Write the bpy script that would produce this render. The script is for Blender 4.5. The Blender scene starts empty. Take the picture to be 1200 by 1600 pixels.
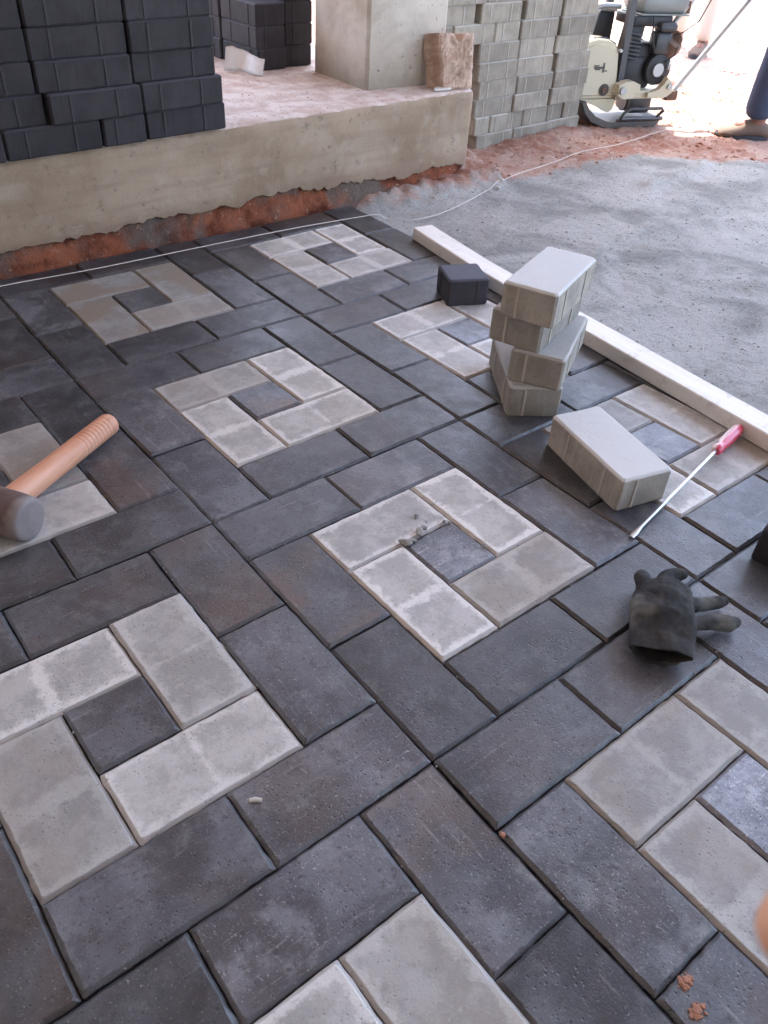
import bpy, bmesh, math, random
from mathutils import Vector, Matrix, noise
R = random.Random(7)
sc = bpy.context.scene
col = sc.collection

# ------------------------------------------------------------ camera, sky, sun, exposure
CAM = Vector((-0.39698, -0.84835, 0.77249))
RT = Vector((0.782909, -0.619949, 0.052129)); UP = Vector((0.359776, 0.519516, 0.775025)); FW = Vector((0.507558, 0.588019, -0.629777))
cd = bpy.data.cameras.new('camera'); cam = bpy.data.objects.new('camera', cd); col.objects.link(cam)
cd.sensor_fit = 'VERTICAL'; cd.sensor_height = 4.6; cd.sensor_width = 3.45
cd.lens = 4.6 * 1263.1 / 1600
cd.clip_start = 0.01; cd.clip_end = 500
cd.dof.use_dof = True; cd.dof.focus_distance = 1.45; cd.dof.aperture_fstop = 2.2
M = Matrix((RT, UP, -FW)).transposed().to_4x4(); M.translation = CAM
cam.matrix_world = M
sc.camera = cam

SUN_BEAR = math.radians(58); SUN_EL = math.radians(70)
w = bpy.data.worlds.new('World'); sc.world = w; w.use_nodes = True
nt = w.node_tree; bg = nt.nodes['Background']
sky = nt.nodes.new('ShaderNodeTexSky'); sky.sky_type = 'NISHITA'; sky.sun_disc = False
sky.sun_elevation = SUN_EL; sky.sun_rotation = math.radians(90) - SUN_BEAR
sky.air_density = 1.0; sky.dust_density = 3.0
nt.links.new(sky.outputs[0], bg.inputs[0]); bg.inputs[1].default_value = 0.15
sd = bpy.data.lights.new('sun', 'SUN'); sd.energy = 2.2; sd.angle = math.radians(0.6); sd.color = (1, .95, .88)
so = bpy.data.objects.new('sun', sd); col.objects.link(so)
sv = Vector((math.cos(SUN_EL)*math.cos(SUN_BEAR), math.cos(SUN_EL)*math.sin(SUN_BEAR), math.sin(SUN_EL)))
so.rotation_euler = sv.to_track_quat('Z', 'Y').to_euler()
sc.view_settings.view_transform = 'Standard'; sc.view_settings.look = 'None'
sc.view_settings.gamma = 1; sc.view_settings.use_curve_mapping = False
sc.view_settings.exposure = 3.05

# ------------------------------------------------------------ helpers
def nz(x, y, z=0.0, s=1.0):
    return noise.noise(Vector((x*s, y*s, z*s)))
def link(o, parent=None):
    col.objects.link(o)
    if parent is not None: o.parent = parent
    return o
def tag(o, label=None, cat=None, group=None, kind=None):
    if label: o['label'] = label
    if cat: o['category'] = cat
    if group: o['group'] = group
    if kind: o['kind'] = kind
    return o
def empty(name, loc=(0, 0, 0), rz=0.0):
    o = bpy.data.objects.new(name, None); o.location = loc; o.rotation_euler = (0, 0, rz)
    o.empty_display_size = .05
    return link(o)
class MB:
    def __init__(s): s.v = []; s.f = []; s.m = []; s.mi = 0
    def add(s, vs, fs):
        n = len(s.v); s.v += [tuple(p) for p in vs]
        for f in fs: s.f.append([i+n for i in f]); s.m.append(s.mi)
    def rings(s, rings, cap0=True, cap1=True, closed=True):
        n = len(rings[0]); vs = [p for r in rings for p in r]; fs = []
        for k in range(len(rings)-1):
            for i in range(n if closed else n-1):
                j = (i+1) % n
                fs.append((k*n+i, k*n+j, (k+1)*n+j, (k+1)*n+i))
        if cap0: fs.append(tuple(range(n))[::-1])
        if cap1: fs.append(tuple((len(rings)-1)*n+i for i in range(n)))
        s.add(vs, fs)
    def tube(s, pts, rad, n=10, cap=True, squash=1.0):
        pts = [Vector(p) for p in pts]
        if not hasattr(rad, '__len__'): rad = [rad]*len(pts)
        rs = []; up = None
        for i, p in enumerate(pts):
            t = (pts[min(i+1, len(pts)-1)] - pts[max(i-1, 0)]).normalized()
            if up is None: up = Vector((0, 0, 1)) if abs(t.z) < .9 else Vector((1, 0, 0))
            a = t.cross(up).normalized(); b = a.cross(t).normalized(); up = b
            rs.append([p + a*math.cos(q)*rad[i] + b*math.sin(q)*rad[i]*squash for q in [2*math.pi*k/n for k in range(n)]])
        s.rings(rs, cap, cap)
    def box(s, c, d, rot=None, bev=0.0):
        c = Vector(c); hx, hy, hz = d[0]/2, d[1]/2, d[2]/2
        rs = []
        b = min(bev, hx*.9, hy*.9, hz*.9)
        def rect(x, y, z, r):
            if b <= 0: return [(-x, -y, z), (x, -y, z), (x, y, z), (-x, y, z)]
            o = []
            for cx, cy, a0 in ((x-r, y-r, 0), (-x+r, y-r, 90), (-x+r, -y+r, 180), (x-r, -y+r, 270)):
                for k in range(3):
                    a = math.radians(a0+45*k); o.append((cx+r*math.cos(a), cy+r*math.sin(a), z))
            return o
        if b <= 0: L = [rect(hx, hy, -hz, 0), rect(hx, hy, hz, 0)]
        else: L = [rect(hx-b, hy-b, -hz, b*.3), rect(hx-b*.3, hy-b*.3, -hz+b*.3, b), rect(hx, hy, -hz+b, b), rect(hx, hy, hz-b, b), rect(hx-b*.3, hy-b*.3, hz-b*.3, b), rect(hx-b, hy-b, hz, b*.3)]
        for r in L:
            q = [Vector(p) for p in r]
            if rot is not None: q = [rot @ p for p in q]
            rs.append([p+c for p in q])
        s.rings(rs)
    def prism(s, poly, d0, d1, fn):
        """poly of (a,b); fn(a,b,d)->xyz"""
        s.rings([[fn(a, b, d0) for a, b in poly], [fn(a, b, d1) for a, b in poly]])
    def build(s, name, mat, parent=None, smooth=False, loc=(0, 0, 0)):
        me = bpy.data.meshes.new(name); me.from_pydata(s.v, [], s.f); me.validate()
        mats = mat if isinstance(mat, (list, tuple)) else [mat]
        for m in mats: me.materials.append(m)
        if len(mats) > 1 and len(me.polygons) == len(s.m): me.polygons.foreach_set('material_index', s.m)
        bm = bmesh.new(); bm.from_mesh(me); bmesh.ops.recalc_face_normals(bm, faces=bm.faces); bm.to_mesh(me); bm.free()
        if smooth:
            me.polygons.foreach_set('use_smooth', [True]*len(me.polygons))
            me.set_sharp_from_angle(angle=math.radians(38))
        o = bpy.data.objects.new(name, me); o.location = loc
        return link(o, parent)

# ------------------------------------------------------------ materials
def mat(name, base, rough=.8, spec=.4, metal=0.0, bump=None, build=None):
    m = bpy.data.materials.new(name); m.use_nodes = True; t = m.node_tree
    p = t.nodes['Principled BSDF']; p.inputs['Base Color'].default_value = (*base, 1)
    p.inputs['Roughness'].default_value = rough; p.inputs['Specular IOR Level'].default_value = spec; p.inputs['Metallic'].default_value = metal
    if build: build(N(t), p)
    return m
class N:
    def __init__(s, t): s.t = t
    def new(s, ty, **k):
        n = s.t.nodes.new(ty)
        for a, b in k.items(): setattr(n, a, b)
        return n
    def inp(s, sock, v):
        if hasattr(v, 'is_output'): s.t.links.new(v, sock)
        elif isinstance(v, tuple) and len(v) == 3 and sock.type == 'RGBA': sock.default_value = (*v, 1)
        else: sock.default_value = v
    def math(s, op, a, b=0.0, c=None, clamp=False):
        n = s.new('ShaderNodeMath', operation=op, use_clamp=clamp); s.inp(n.inputs[0], a); s.inp(n.inputs[1], b)
        if c is not None: s.inp(n.inputs[2], c)
        return n.outputs[0]
    def ramp(s, v, lo, hi, a=0.0, b=1.0):
        n = s.new('ShaderNodeMapRange', interpolation_type='SMOOTHSTEP'); s.inp(n.inputs[0], v)
        for i, q in enumerate((lo, hi, a, b)): s.inp(n.inputs[i+1], q)
        return n.outputs[0]
    def noise(s, vec, scale, detail=4, rough=.55, w=None, dist=0.0):
        n = s.new('ShaderNodeTexNoise'); n.noise_dimensions = '4D' if w is not None else '3D'
        s.inp(n.inputs['Vector'], vec); n.inputs['Scale'].default_value = scale; n.inputs['Detail'].default_value = detail
        n.inputs['Roughness'].default_value = rough; n.inputs['Distortion'].default_value = dist
        if w is not None: s.inp(n.inputs['W'], w)
        return n.outputs[0]
    def mix(s, f, a, b, mode='MIX'):
        n = s.new('ShaderNodeMix', data_type='RGBA', blend_type=mode)
        s.inp(n.inputs[0], f); s.inp(n.inputs[6], a); s.inp(n.inputs[7], b); return n.outputs[2]
    def coord(s, which='Object'): return s.new('ShaderNodeTexCoord').outputs[which]
    def pos(s): return s.new('ShaderNodeNewGeometry').outputs['Position']
    def rnd(s): return s.math('MULTIPLY', s.new('ShaderNodeObjectInfo').outputs['Random'], 57.0)
    def bump(s, p, h, dist, strength=1.0):
        n = s.new('ShaderNodeBump'); n.inputs['Distance'].default_value = dist; n.inputs['Strength'].default_value = strength
        s.inp(n.inputs['Height'], h); s.t.links.new(n.outputs[0], p.inputs['Normal'])
    def xyz(s, v):
        n = s.new('ShaderNodeSeparateXYZ'); s.inp(n.inputs[0], v); return n.outputs
    def objcol(s):
        return s.xyz(s.new('ShaderNodeObjectInfo').outputs['Color'])

def concrete_bump(n, p, vec, w, big=.0007, fine=.0005):
    a = n.noise(vec, 45, 3, .6, w); b = n.noise(vec, 420, 3, .7, w)
    vo = n.new('ShaderNodeTexVoronoi'); vo.inputs['Scale'].default_value = 150; n.inp(vo.inputs['Vector'], vec)
    pit = n.ramp(vo.outputs['Distance'], .05, .28)
    mask = n.ramp(n.noise(vec, 22, 2, .5, w), .42, .60)
    pit = n.math('MULTIPLY', n.math('SUBTRACT', 1.0, pit), mask)
    h = n.math('ADD', n.math('MULTIPLY', a, .30), n.math('MULTIPLY', b, .26))
    h = n.math('SUBTRACT', h, n.math('MULTIPLY', pit, .28))
    n.bump(p, h, .0020, .9)
    return pit

def dark_paver(n, p):
    v = n.coord(); w = n.rnd(); oc = n.objcol()
    f1 = n.noise(v, 9, 3, .55, w, .4); f2 = n.noise(v, 30, 4, .6, w); f3 = n.noise(v, 380, 3, .8, w)
    c = n.mix(n.ramp(f1, .40, .60), (.034, .037, .047), (.082, .088, .105))
    c = n.mix(n.math('MULTIPLY', n.ramp(n.noise(v, 16, 5, .7, n.math('ADD', w, 31.0)), .50, .66), .75), c, (.132, .140, .158))
    c = n.mix(n.ramp(n.noise(v, 55, 4, .75, n.math('ADD', w, 41.0)), .53, .66, 0, .6), c, (.030, .029, .033))
    br = n.math('MULTIPLY', n.ramp(n.noise(v, 7, 4, .6, n.math('ADD', w, 9.0)), .44, .62), oc[1])
    c = n.mix(n.math('MULTIPLY', br, .65), c, (.118, .082, .066))
    c = n.mix(n.ramp(f2, .52, .78, 0, .55), c, (.18, .182, .19))
    # dusty scuffs
    sc_ = n.noise(n_scale(n, v, (4, 60, 4)), 3, 4, .7, w)
    c = n.mix(n.ramp(sc_, .58, .72, 0, .5), c, (.26, .262, .27))
    g = n.ramp(f3, .60, .66); c = n.mix(n.math('MULTIPLY', g, .75), c, (.32, .32, .32))
    g2 = n.ramp(n.noise(v, 150, 4, .85, n.math('ADD', w, 3.0)), .57, .62); c = n.mix(n.math('MULTIPLY', g2, .75), c, (.018, .018, .02))
    pit = concrete_bump(n, p, v, w)
    c = n.mix(n.math('MULTIPLY', pit, .6), c, (.02, .02, .022))
    # chamfer and sides are darker than the top face
    z = n.xyz(v)[2]; side = n.ramp(z, -.0009, -.0003, 1, 0)
    c = n.mix(n.math('MULTIPLY', side, .65), c, (.040, .037, .040))
    t = n.new('ShaderNodeMix', data_type='RGBA', blend_type='MULTIPLY'); t.inputs[0].default_value = 1
    n.inp(t.inputs[6], c); cr = n.new('ShaderNodeCombineXYZ')
    for i in range(3): n.inp(cr.inputs[i], oc[0])
    n.t.links.new(cr.outputs[0], t.inputs[7]); n.inp(p.inputs['Base Color'], t.outputs[2])
    n.inp(p.inputs['Roughness'], n.ramp(f2, .3, .7, .34, .52))
def n_scale(n, v, s):
    m = n.new('ShaderNodeMapping'); m.inputs['Scale'].default_value = s; n.inp(m.inputs[0], v); return m.outputs[0]
def light_paver(n, p):
    v = n.coord(); w = n.rnd(); oc = n.objcol(); s = n.xyz(v)
    ax = n.math('ABSOLUTE', s[0]); ay = n.math('ABSOLUTE', s[1])
    d = n.math('MINIMUM', n.math('SUBTRACT', .098, ax), n.math('SUBTRACT', .049, ay))
    mid = n.math('ADD', n.math('MULTIPLY', ax, 1.0), n.ramp(w, 0, 57, .0, .012))
    d = n.math('MINIMUM', d, mid)
    wob = n.math('MULTIPLY', n.math('SUBTRACT', n.noise(v, 34, 9, .80, w), .5), .066)
    d = n.math('ADD', d, wob)
    rim = n.ramp(d, .006, .016, 1, 0)
    rim = n.math('MULTIPLY', rim, oc[1])
    blot = n.ramp(n.noise(v, 16, 9, .78, n.math('ADD', w, 5.0)), .42, .58)
    c = n.mix(blot, (.36, .355, .345), (.49, .485, .475))
    c = n.mix(n.math('MULTIPLY', rim, .85), c, (.73, .725, .71))
    warm = n.ramp(n.noise(v, 11, 3, .5, n.math('ADD', w, 21.0)), .40, .68); c = n.mix(n.math('MULTIPLY', warm, oc[2], clamp=True), c, (.40, .345, .29))
    g = n.ramp(n.noise(v, 230, 4, .85, w), .58, .65); c = n.mix(n.math('MULTIPLY', g, .5), c, (.22, .21, .20))
    g2 = n.ramp(n.noise(v, 120, 2, .6, n.math('ADD', w, 2.0)), .70, .76); c = n.mix(n.math('MULTIPLY', g2, .7), c, (.12, .12, .12))
    side = n.ramp(s[2], -.0010, -.0004, 1, 0)
    c = n.mix(n.math('MULTIPLY', side, .7), c, (.36, .335, .315))
    pit = concrete_bump(n, p, v, w)
    c = n.mix(n.math('MULTIPLY', pit, .35), c, (.15, .145, .14))
    cr = n.new('ShaderNodeCombineXYZ')
    for i in range(3): n.inp(cr.inputs[i], oc[0])
    n.inp(p.inputs['Base Color'], n.mix(1.0, c, cr.outputs[0], 'MULTIPLY'))
M_DARK = mat('charcoal_concrete', (.07, .07, .08), .5, .75, build=dark_paver)
M_LIGHT = mat('pale_concrete', (.45, .45, .45), .6, .5, build=light_paver)

def block_mat(name, c0, c1, grit, rough):
    def b(n, p):
        v = n.coord(); w = n.rnd(); oc = n.objcol()
        c = n.mix(n.ramp(n.noise(v, 16, 4, .6, w), .35, .65), c0, c1)
        st = n.noise(n_scale(n, v, (70, 70, 5)), 2, 3, .6, w)       # vertical moulding streaks
        c = n.mix(n.ramp(st, .5, .75, 0, .35), c, tuple(min(1, q*1.5) for q in c1))
        c = n.mix(n.math('MULTIPLY', n.ramp(n.noise(v, 260, 4, .85, w), .55, .64), .6), c, grit)
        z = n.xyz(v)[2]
        c = n.mix(n.math('MULTIPLY', n.ramp(z, .0545, .0575), oc[1]), c, tuple(min(1, q*k_*1.75) for q, k_ in zip(c1, (.90, 1.0, 1.15))))  # top face painted paler and bluer for the sky light falling on it
        concrete_bump(n, p, v, w)
        cr = n.new('ShaderNodeCombineXYZ')
        for i in range(3): n.inp(cr.inputs[i], n.math('MULTIPLY', oc[0], n.math('SUBTRACT', 1.0, n.math('MULTIPLY', oc[2], (0, .045, .13)[i]))))
        n.inp(p.inputs['Base Color'], n.mix(1.0, c, cr.outputs[0], 'MULTIPLY'))
    return mat(name, c0, rough, .35, build=b)
M_BLK = block_mat('black_block_concrete', (.026, .023, .028), (.042, .038, .045), (.02, .02, .02), .7)
M_BLKR = mat('black_block_ridge', (.046, .043, .050), .7)
M_GRY = block_mat('grey_block_concrete', (.255, .238, .212), (.36, .338, .305), (.15, .13, .115), .85)
M_GRYR = mat('grey_block_ridge', (.47, .435, .385), .85)

def plaster(n, p):
    v = n.pos(); s = n.xyz(v)
    c = n.mix(n.ramp(n.noise(v, 3.2, 5, .6), .36, .64), (.29, .208, .143), (.42, .325, .238))
    c = n.mix(n.ramp(n.noise(v, 9, 5, .65, dist=.5), .5, .72, 0, .6), c, (.47, .39, .31))
    st = n.noise(n_scale(n, v, (2.5, 2.5, 26)), 1.6, 4, .6); c = n.mix(n.ramp(st, .46, .66, 0, .28), c, (.22, .165, .12))
    low = n.math('ADD', s[2], n.math('MULTIPLY', n.noise(v, 12, 4, .6), .07))
    c = n.mix(n.ramp(low, .075, .13, .55, 0), c, (.26, .17, .12))
    c = n.mix(n.ramp(n.noise(v, 210, 2, .7), .68, .76, 0, .55), c, (.10, .08, .06))
    c = n.mix(n.ramp(n.noise(v, 34, 4, .75), .58, .68, 0, .55), c, (.17, .14, .11))
    c = n.mix(n.ramp(n.noise(v, 19, 5, .7, dist=.3), .60, .70, 0, .3), c, (.50, .43, .34))
    # reddish site dust on upward faces, whitened to paint in light from the opening
    nrm = n.xyz(n.new('ShaderNodeNewGeometry').outputs['Normal'])
    d = n.mix(n.ramp(n.noise(v, 16, 5, .65), .4, .62), (.70, .62, .58), (.55, .43, .38))
    d = n.mix(n.ramp(n.noise(v, 95, 3, .7), .6, .7), d, (.22, .13, .10))
    c = n.mix(n.ramp(nrm[2], .55, .9), c, d)
    h = n.math('ADD', n.noise(v, 40, 5, .7), n.math('MULTIPLY', n.noise(v, 260, 3, .7), .4))
    n.bump(p, h, .003, .6); n.inp(p.inputs['Base Color'], c)
M_PLASTER = mat('cement_render', (.35, .3, .24), .9, .25, build=plaster)
def pillar_m(n, p):
    v = n.pos(); s = n.xyz(v)
    c = n.mix(n.ramp(n.noise(v, 5, 5, .6), .38, .62), (.52, .46, .39), (.66, .61, .53))
    c = n.mix(n.ramp(n.noise(v, 3, 4, .6, dist=.6), .52, .7, 0, .6), c, (.36, .29, .22))
    low = n.math('ADD', s[2], n.math('MULTIPLY', n.noise(v, 9, 4, .6), .14))
    c = n.mix(n.ramp(low, .30, .42, .65, 0), c, (.24, .20, .15))
    c = n.mix(n.ramp(n.noise(v, 70, 3, .75), .64, .70, 0, .75), c, (.17, .13, .10))
    n.inp(p.inputs['Base Color'], c)
    n.bump(p, n.math('ADD', n.noise(v, 60, 4, .7), n.ramp(n.noise(v, 70, 3, .75), .64, .7, 0, -.6)), .003, .7)
M_PILLAR = mat('pillar_concrete', (.5, .45, .4), .9, .25, build=pillar_m)
def earth(n, p):
    v = n.pos()
    c = n.mix(n.ramp(n.noise(v, 11, 5, .65), .36, .62), (.13, .040, .024), (.33, .115, .062))
    c = n.mix(n.ramp(n.noise(v, 5, 4, .6, dist=.4), .47, .6, 0, .9), c, (.15, .125, .108))
    c = n.mix(n.ramp(n.noise(v, 60, 3, .7), .60, .7, 0, .6), c, (.45, .30, .22))
    n.inp(p.inputs['Base Color'], c); n.bump(p, n.math('ADD', n.noise(v, 35, 5, .75), n.math('MULTIPLY', n.noise(v, 180, 3, .7), .4)), .012, .8)
M_EARTH = mat('red_earth', (.35, .14, .08), .95, .15, build=earth)
def ground_m(n, p):
    v = n.pos(); at = n.new('ShaderNodeAttribute'); at.attribute_name = 'soil'; soil = at.outputs['Fac']
    f = n.noise(v, 4.5, 6, .62, dist=.5)
    sand = n.mix(n.ramp(f, .36, .62), (.30, .30, .288), (.50, .495, .48))
    sand = n.mix(n.ramp(n.noise(v, 1.7, 4, .6), .48, .66, 0, .55), sand, (.60, .59, .575))
    g = n.noise(v, 210, 4, .85); sand = n.mix(n.ramp(g, .58, .68, 0, .8), sand, (.09, .092, .092))
    sand = n.mix(n.ramp(n.noise(v, 170, 4, .85), .60, .68, 0, .7), sand, (.78, .76, .74))
    sand = n.mix(n.ramp(n.noise(v, 55, 4, .8), .56, .68, 0, .5), sand, (.13, .132, .13))
    so_ = n.mix(n.ramp(n.noise(v, 6, 6, .65), .38, .6), (.40, .200, .145), (.56, .38, .31))
    so_ = n.mix(n.ramp(n.noise(v, 26, 4, .7), .5, .66, 0, .7), so_, (.60, .47, .40))
    so_ = n.mix(n.ramp(n.noise(v, 130, 3, .8), .6, .7, 0, .6), so_, (.22, .09, .06))
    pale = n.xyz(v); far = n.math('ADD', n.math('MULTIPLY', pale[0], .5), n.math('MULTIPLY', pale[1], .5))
    so_ = n.mix(n.ramp(far, 2.4, 3.6, 0, .55), so_, (.58, .47, .40))  # far soil painted paler, for the glare of sunlit ground
    k = n.math('ADD', soil, n.math('MULTIPLY', n.math('SUBTRACT', n.noise(v, 14, 5, .65), .5), .9))
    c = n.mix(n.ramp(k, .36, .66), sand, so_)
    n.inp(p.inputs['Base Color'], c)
    h = n.math('ADD', n.math('MULTIPLY', n.noise(v, 320, 3, .8), .5), n.noise(v, 60, 5, .75)); n.bump(p, h, .011, 1.0)
M_GROUND = mat('sand_and_soil', (.3, .3, .3), .95, .2, build=ground_m)
M_BED = mat('bedding_sand', (.16, .145, .13), .95, .1)

# ------------------------------------------------------------ ground
def soil_fac(x, y):
    # the grey sand bed ends where the red soil of the yard starts
    b = 1.02 - max(0, x-2.3)*.75
    return max(0.0, min(1.0, .5 + (y-b)*4.5))
def ground_z(x, y):
    s = soil_fac(x, y)
    z = -.036 + .008*nz(x, y, 0, 2.2) + .003*nz(x, y, 3, 9) + .0026*nz(x, y, 1, 34) + .0022*nz(x, y, 6, 75)
    z += s*(.010*nz(x, y, 5, 7) + .008*abs(nz(x, y, 9, 17)) + .004*nz(x, y, 2, 45))
    # shoe-scuffed ridges in the sand
    for cx, cy, ang, L, hh in ((1.95, .42, -.2, .42, .014), (1.62, .10, -.35, .30, .012), (2.25, .78, .3, .3, .014), (1.35, .38, .9, .22, .009), (1.75, -.25, -.6, .4, .012)):
        dx, dy = x-cx, y-cy; a = dx*math.cos(ang)+dy*math.sin(ang); b = -dx*math.sin(ang)+dy*math.cos(ang)
        b += .03*math.sin(a*9)
        z += hh*.75*(1+.8*nz(x, y, 8, 14))*math.exp(-(a/L)**4)*(math.exp(-(b/.035)**2) - .8*math.exp(-((b+.055)/.04)**2))
    if 1.0 < x < 1.62 and y > .8: z += .040*math.exp(-((1.055-min(y, 1.055))/.055)**2)*min(1, (x-1.0)/.12)*(1+.5*nz(x, y, 4, 25))
    # a heap of red soil at the foot of the grey stack and of the platform corner
    z += .022*math.exp(-((x-2.2)/.35)**2 - ((y-1.31)/.09)**2)*(1+.5*nz(x, y, 0, 22))
    z += .016*math.exp(-((x-1.62)/.12)**2 - ((y-1.16)/.10)**2)*(1+.6*nz(x, y, 0, 22))
    return z
def grid(name, xs, ys, fn, m, parent=None):
    nx, ny = len(xs), len(ys)
    vs = [(x, y, fn(x, y)) for y in ys for x in xs]
    fs = [(j*nx+i, j*nx+i+1, (j+1)*nx+i+1, (j+1)*nx+i) for j in range(ny-1) for i in range(nx-1)]
    me = bpy.data.meshes.new(name); me.from_pydata(vs, [], fs); me.materials.append(m)
    at = me.attributes.new('soil', 'FLOAT', 'POINT'); at.data.foreach_set('value', [soil_fac(v[0], v[1]) for v in vs])
    me.polygons.foreach_set('use_smooth', [True]*len(fs))
    return link(bpy.data.objects.new(name, me), parent)
def steps(a, b, h): 
    n = max(1, int(round((b-a)/h))); return [a+(b-a)*i/n for i in range(n+1)]
far_out = [-60, -30, -15, -8, -4]
xs = far_out + steps(-2, .96, .3) + steps(.985, 3.6, .010) + [3.7, 3.85, 4.1, 4.5, 5, 6, 8, 12, 20, 40, 80, 160]
ys = [-160, -60, -20, -8, -4, -2, -1.4] + steps(-1, 1.9, .010) + [2.0, 2.15, 2.4, 2.7, 3, 3.5, 4, 5, 7, 10, 16, 30, 60, 160]
def gz(x, y):
    if x < .975 and -3 < y < 2.6: return -.075
    if x > 3.6 or y > 1.9 or y < -1: return -.036 + .02*nz(x, y, 0, 1.3)
    return ground_z(x, y)
g = grid('ground', xs, ys, gz, M_GROUND); tag(g, kind='structure')
mb = MB(); mb.box((-1.0, -1.0, -.0425), (3.94, 3.96, .057)); b = mb.build('bedding_layer', M_BED); tag(b, kind='structure')

# ------------------------------------------------------------ the pavement
CTRL = [(0.0, -0.0, 0.0045, -0.0011), (0.5, -0.0, -0.0004, 0.0017), (0.5, -0.5, 0.0019, 0.0021), (0.0, -0.5, 0.0008, 0.0033), (0.0, 0.5, -0.0032, 0.0003), (0.5, 0.5, -0.0018, -0.0018), (0.1, -0.1, 0.0052, -0.0013), (0.4, -0.1, -0.0025, -0.0002), (0.4, -0.4, -0.0019, 0.0037), (0.1, -0.4, 0.0062, 0.0026), (0.1, 0.4, -0.0006, -0.0053), (0.4, 0.4, -0.0072, -0.006), (0.4, 0.1, -0.0002, 0.0064), (0.1, 0.1, 0.0043, 0.0015), (-0.1, -0.1, -0.0039, -0.0049), (-0.1, -0.4, -0.0042, 0.0015), (-0.4, -0.4, 0.0028, 0.003), (0.1, -0.6, 0.0023, -0.0024), (0.4, -0.6, -0.0026, -0.0023), (0.3, -0.6, 0.0012, -0.0028), (-0.1, -0.6, -0.0064, -0.0029), (0.6, 0.4, 0.0019, -0.0079), (0.6, 0.1, 0.011, 0.0048), (0.1, 0.9, 0.0016, 0.0023), (0.4, 0.9, -0.0044, 0.0004), (0.4, 0.6, -0.0104, 0.0018), (0.6, 0.9, 0.0043, -0.0014), (0.9, 0.9, 0.0024, 0.0085), (0.9, 0.6, -0.004, 0.0048), (0.6, 0.6, 0.0062, -0.0037), (0.9, -0.1, -0.008, -0.0024), (0.6, -0.4, 0.0016, 0.001)]
def warp(x, y):
    """how far the laid pavers have drifted off the perfect grid"""
    sw = .25; dx = dy = 0
    for cx, cy, a, b in CTRL:
        q = math.exp(-((x-cx)**2+(y-cy)**2)/(2*.085**2)); sw += q; dx += q*a; dy += q*b
    return Vector((x+dx/sw, y+dy/sw, 0))
def project(p):
    d = Vector(p)-CAM; z = d.dot(FW)
    if z < .05: return None
    return (600+1263.1*d.dot(RT)/z, 800-1263.1*d.dot(UP)/z)
pav = empty('pavement'); tag(pav, kind='structure')
RING = [(0, 0, 2, 1), (2, 0, 2, 1), (4, 0, 1, 2), (4, 2, 1, 2), (3, 4, 2, 1), (1, 4, 2, 1), (0, 3, 1, 2), (0, 1, 1, 2)]
INNER = [(1, 1, 2, 1), (3, 1, 1, 2), (2, 3, 2, 1), (1, 2, 1, 2)]
def paver(u, v, wd, ht, light, tone, extra, warm):
    gp = .0007
    cs = []
    for du, dv in ((0, 0), (wd, 0), (wd, ht), (0, ht)):
        cs.append(warp((u+du)*.1, -(v+dv)*.1))
    cen = (cs[0]+cs[1]+cs[2]+cs[3])/4
    ang = math.atan2((cs[1]-cs[0]).y, (cs[1]-cs[0]).x)
    if ht > wd: ang = math.atan2((cs[3]-cs[0]).y, (cs[3]-cs[0]).x)
    rot = Matrix.Rotation(-ang, 3, 'Z')
    loc = [rot @ (c-cen) for c in cs]
    # keep counter-clockwise
    area = sum(loc[i].x*loc[(i+1)%4].y-loc[(i+1)%4].x*loc[i].y for i in range(4))
    if area < 0: loc.reverse()
    sd_ = R.uniform(0, 999)
    def ring(inset, z, amp, fr, cr, burr=0.0):
        L = []
        q = []
        for i in range(4):
            a, b_, c_ = loc[i-1], loc[i], loc[(i+1) % 4]
            e1 = (a-b_).normalized(); e2 = (c_-b_).normalized()
            q.append(b_ + (e1+e2)*inset)
        for i in range(4):
            a, c_ = q[i], q[(i+1) % 4]; t = (c_-a); Ln = t.length; t.normalize(); nrm = Vector((t.y, -t.x, 0))
            n = max(4, int(Ln/.009)) if inset else max(4, int((Ln)/.009))
            n = 20 if (loc[(i+1) % 4]-loc[i]).length > .15 else 10
            for k in range(n):
                s_ = cr + (Ln-2*cr)*k/(n-1) if n > 1 else 0
                p = a + t*s_
                dd = amp*nz(p.x*fr+sd_, p.y*fr, i*3.1)
                if burr:
                    bb = nz(p.x*90+sd_, p.y*90, i+7.7); dd += burr*max(0, bb-.28)
                p = p + nrm*dd
                L.append((p.x, p.y, z + (.0006*nz(p.x*120, p.y*120, sd_) if -.01 < z < -.001 else 0)))
        return L
    rings = [ring(gp, -.058, .0003, 30, .001), ring(gp, -.0040, .0010, 90, .0012, .0045 if light else .0022),
             ring(gp+.0005, -.0034, .0009, 90, .0015, .0025 if light else .001), ring(gp+.0044, 0, .0013, 110, .002, .0018)]
    mb = MB(); mb.rings(rings, cap0=False)
    o = mb.build('paver', M_LIGHT if light else M_DARK, pav)
    o.location = (cen.x, cen.y, R.gauss(0, .0009))
    o.rotation_euler = (R.gauss(0, .004), R.gauss(0, .003), ang)
    o.color = (tone, extra, warm, 1)
n_p = 0
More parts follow.
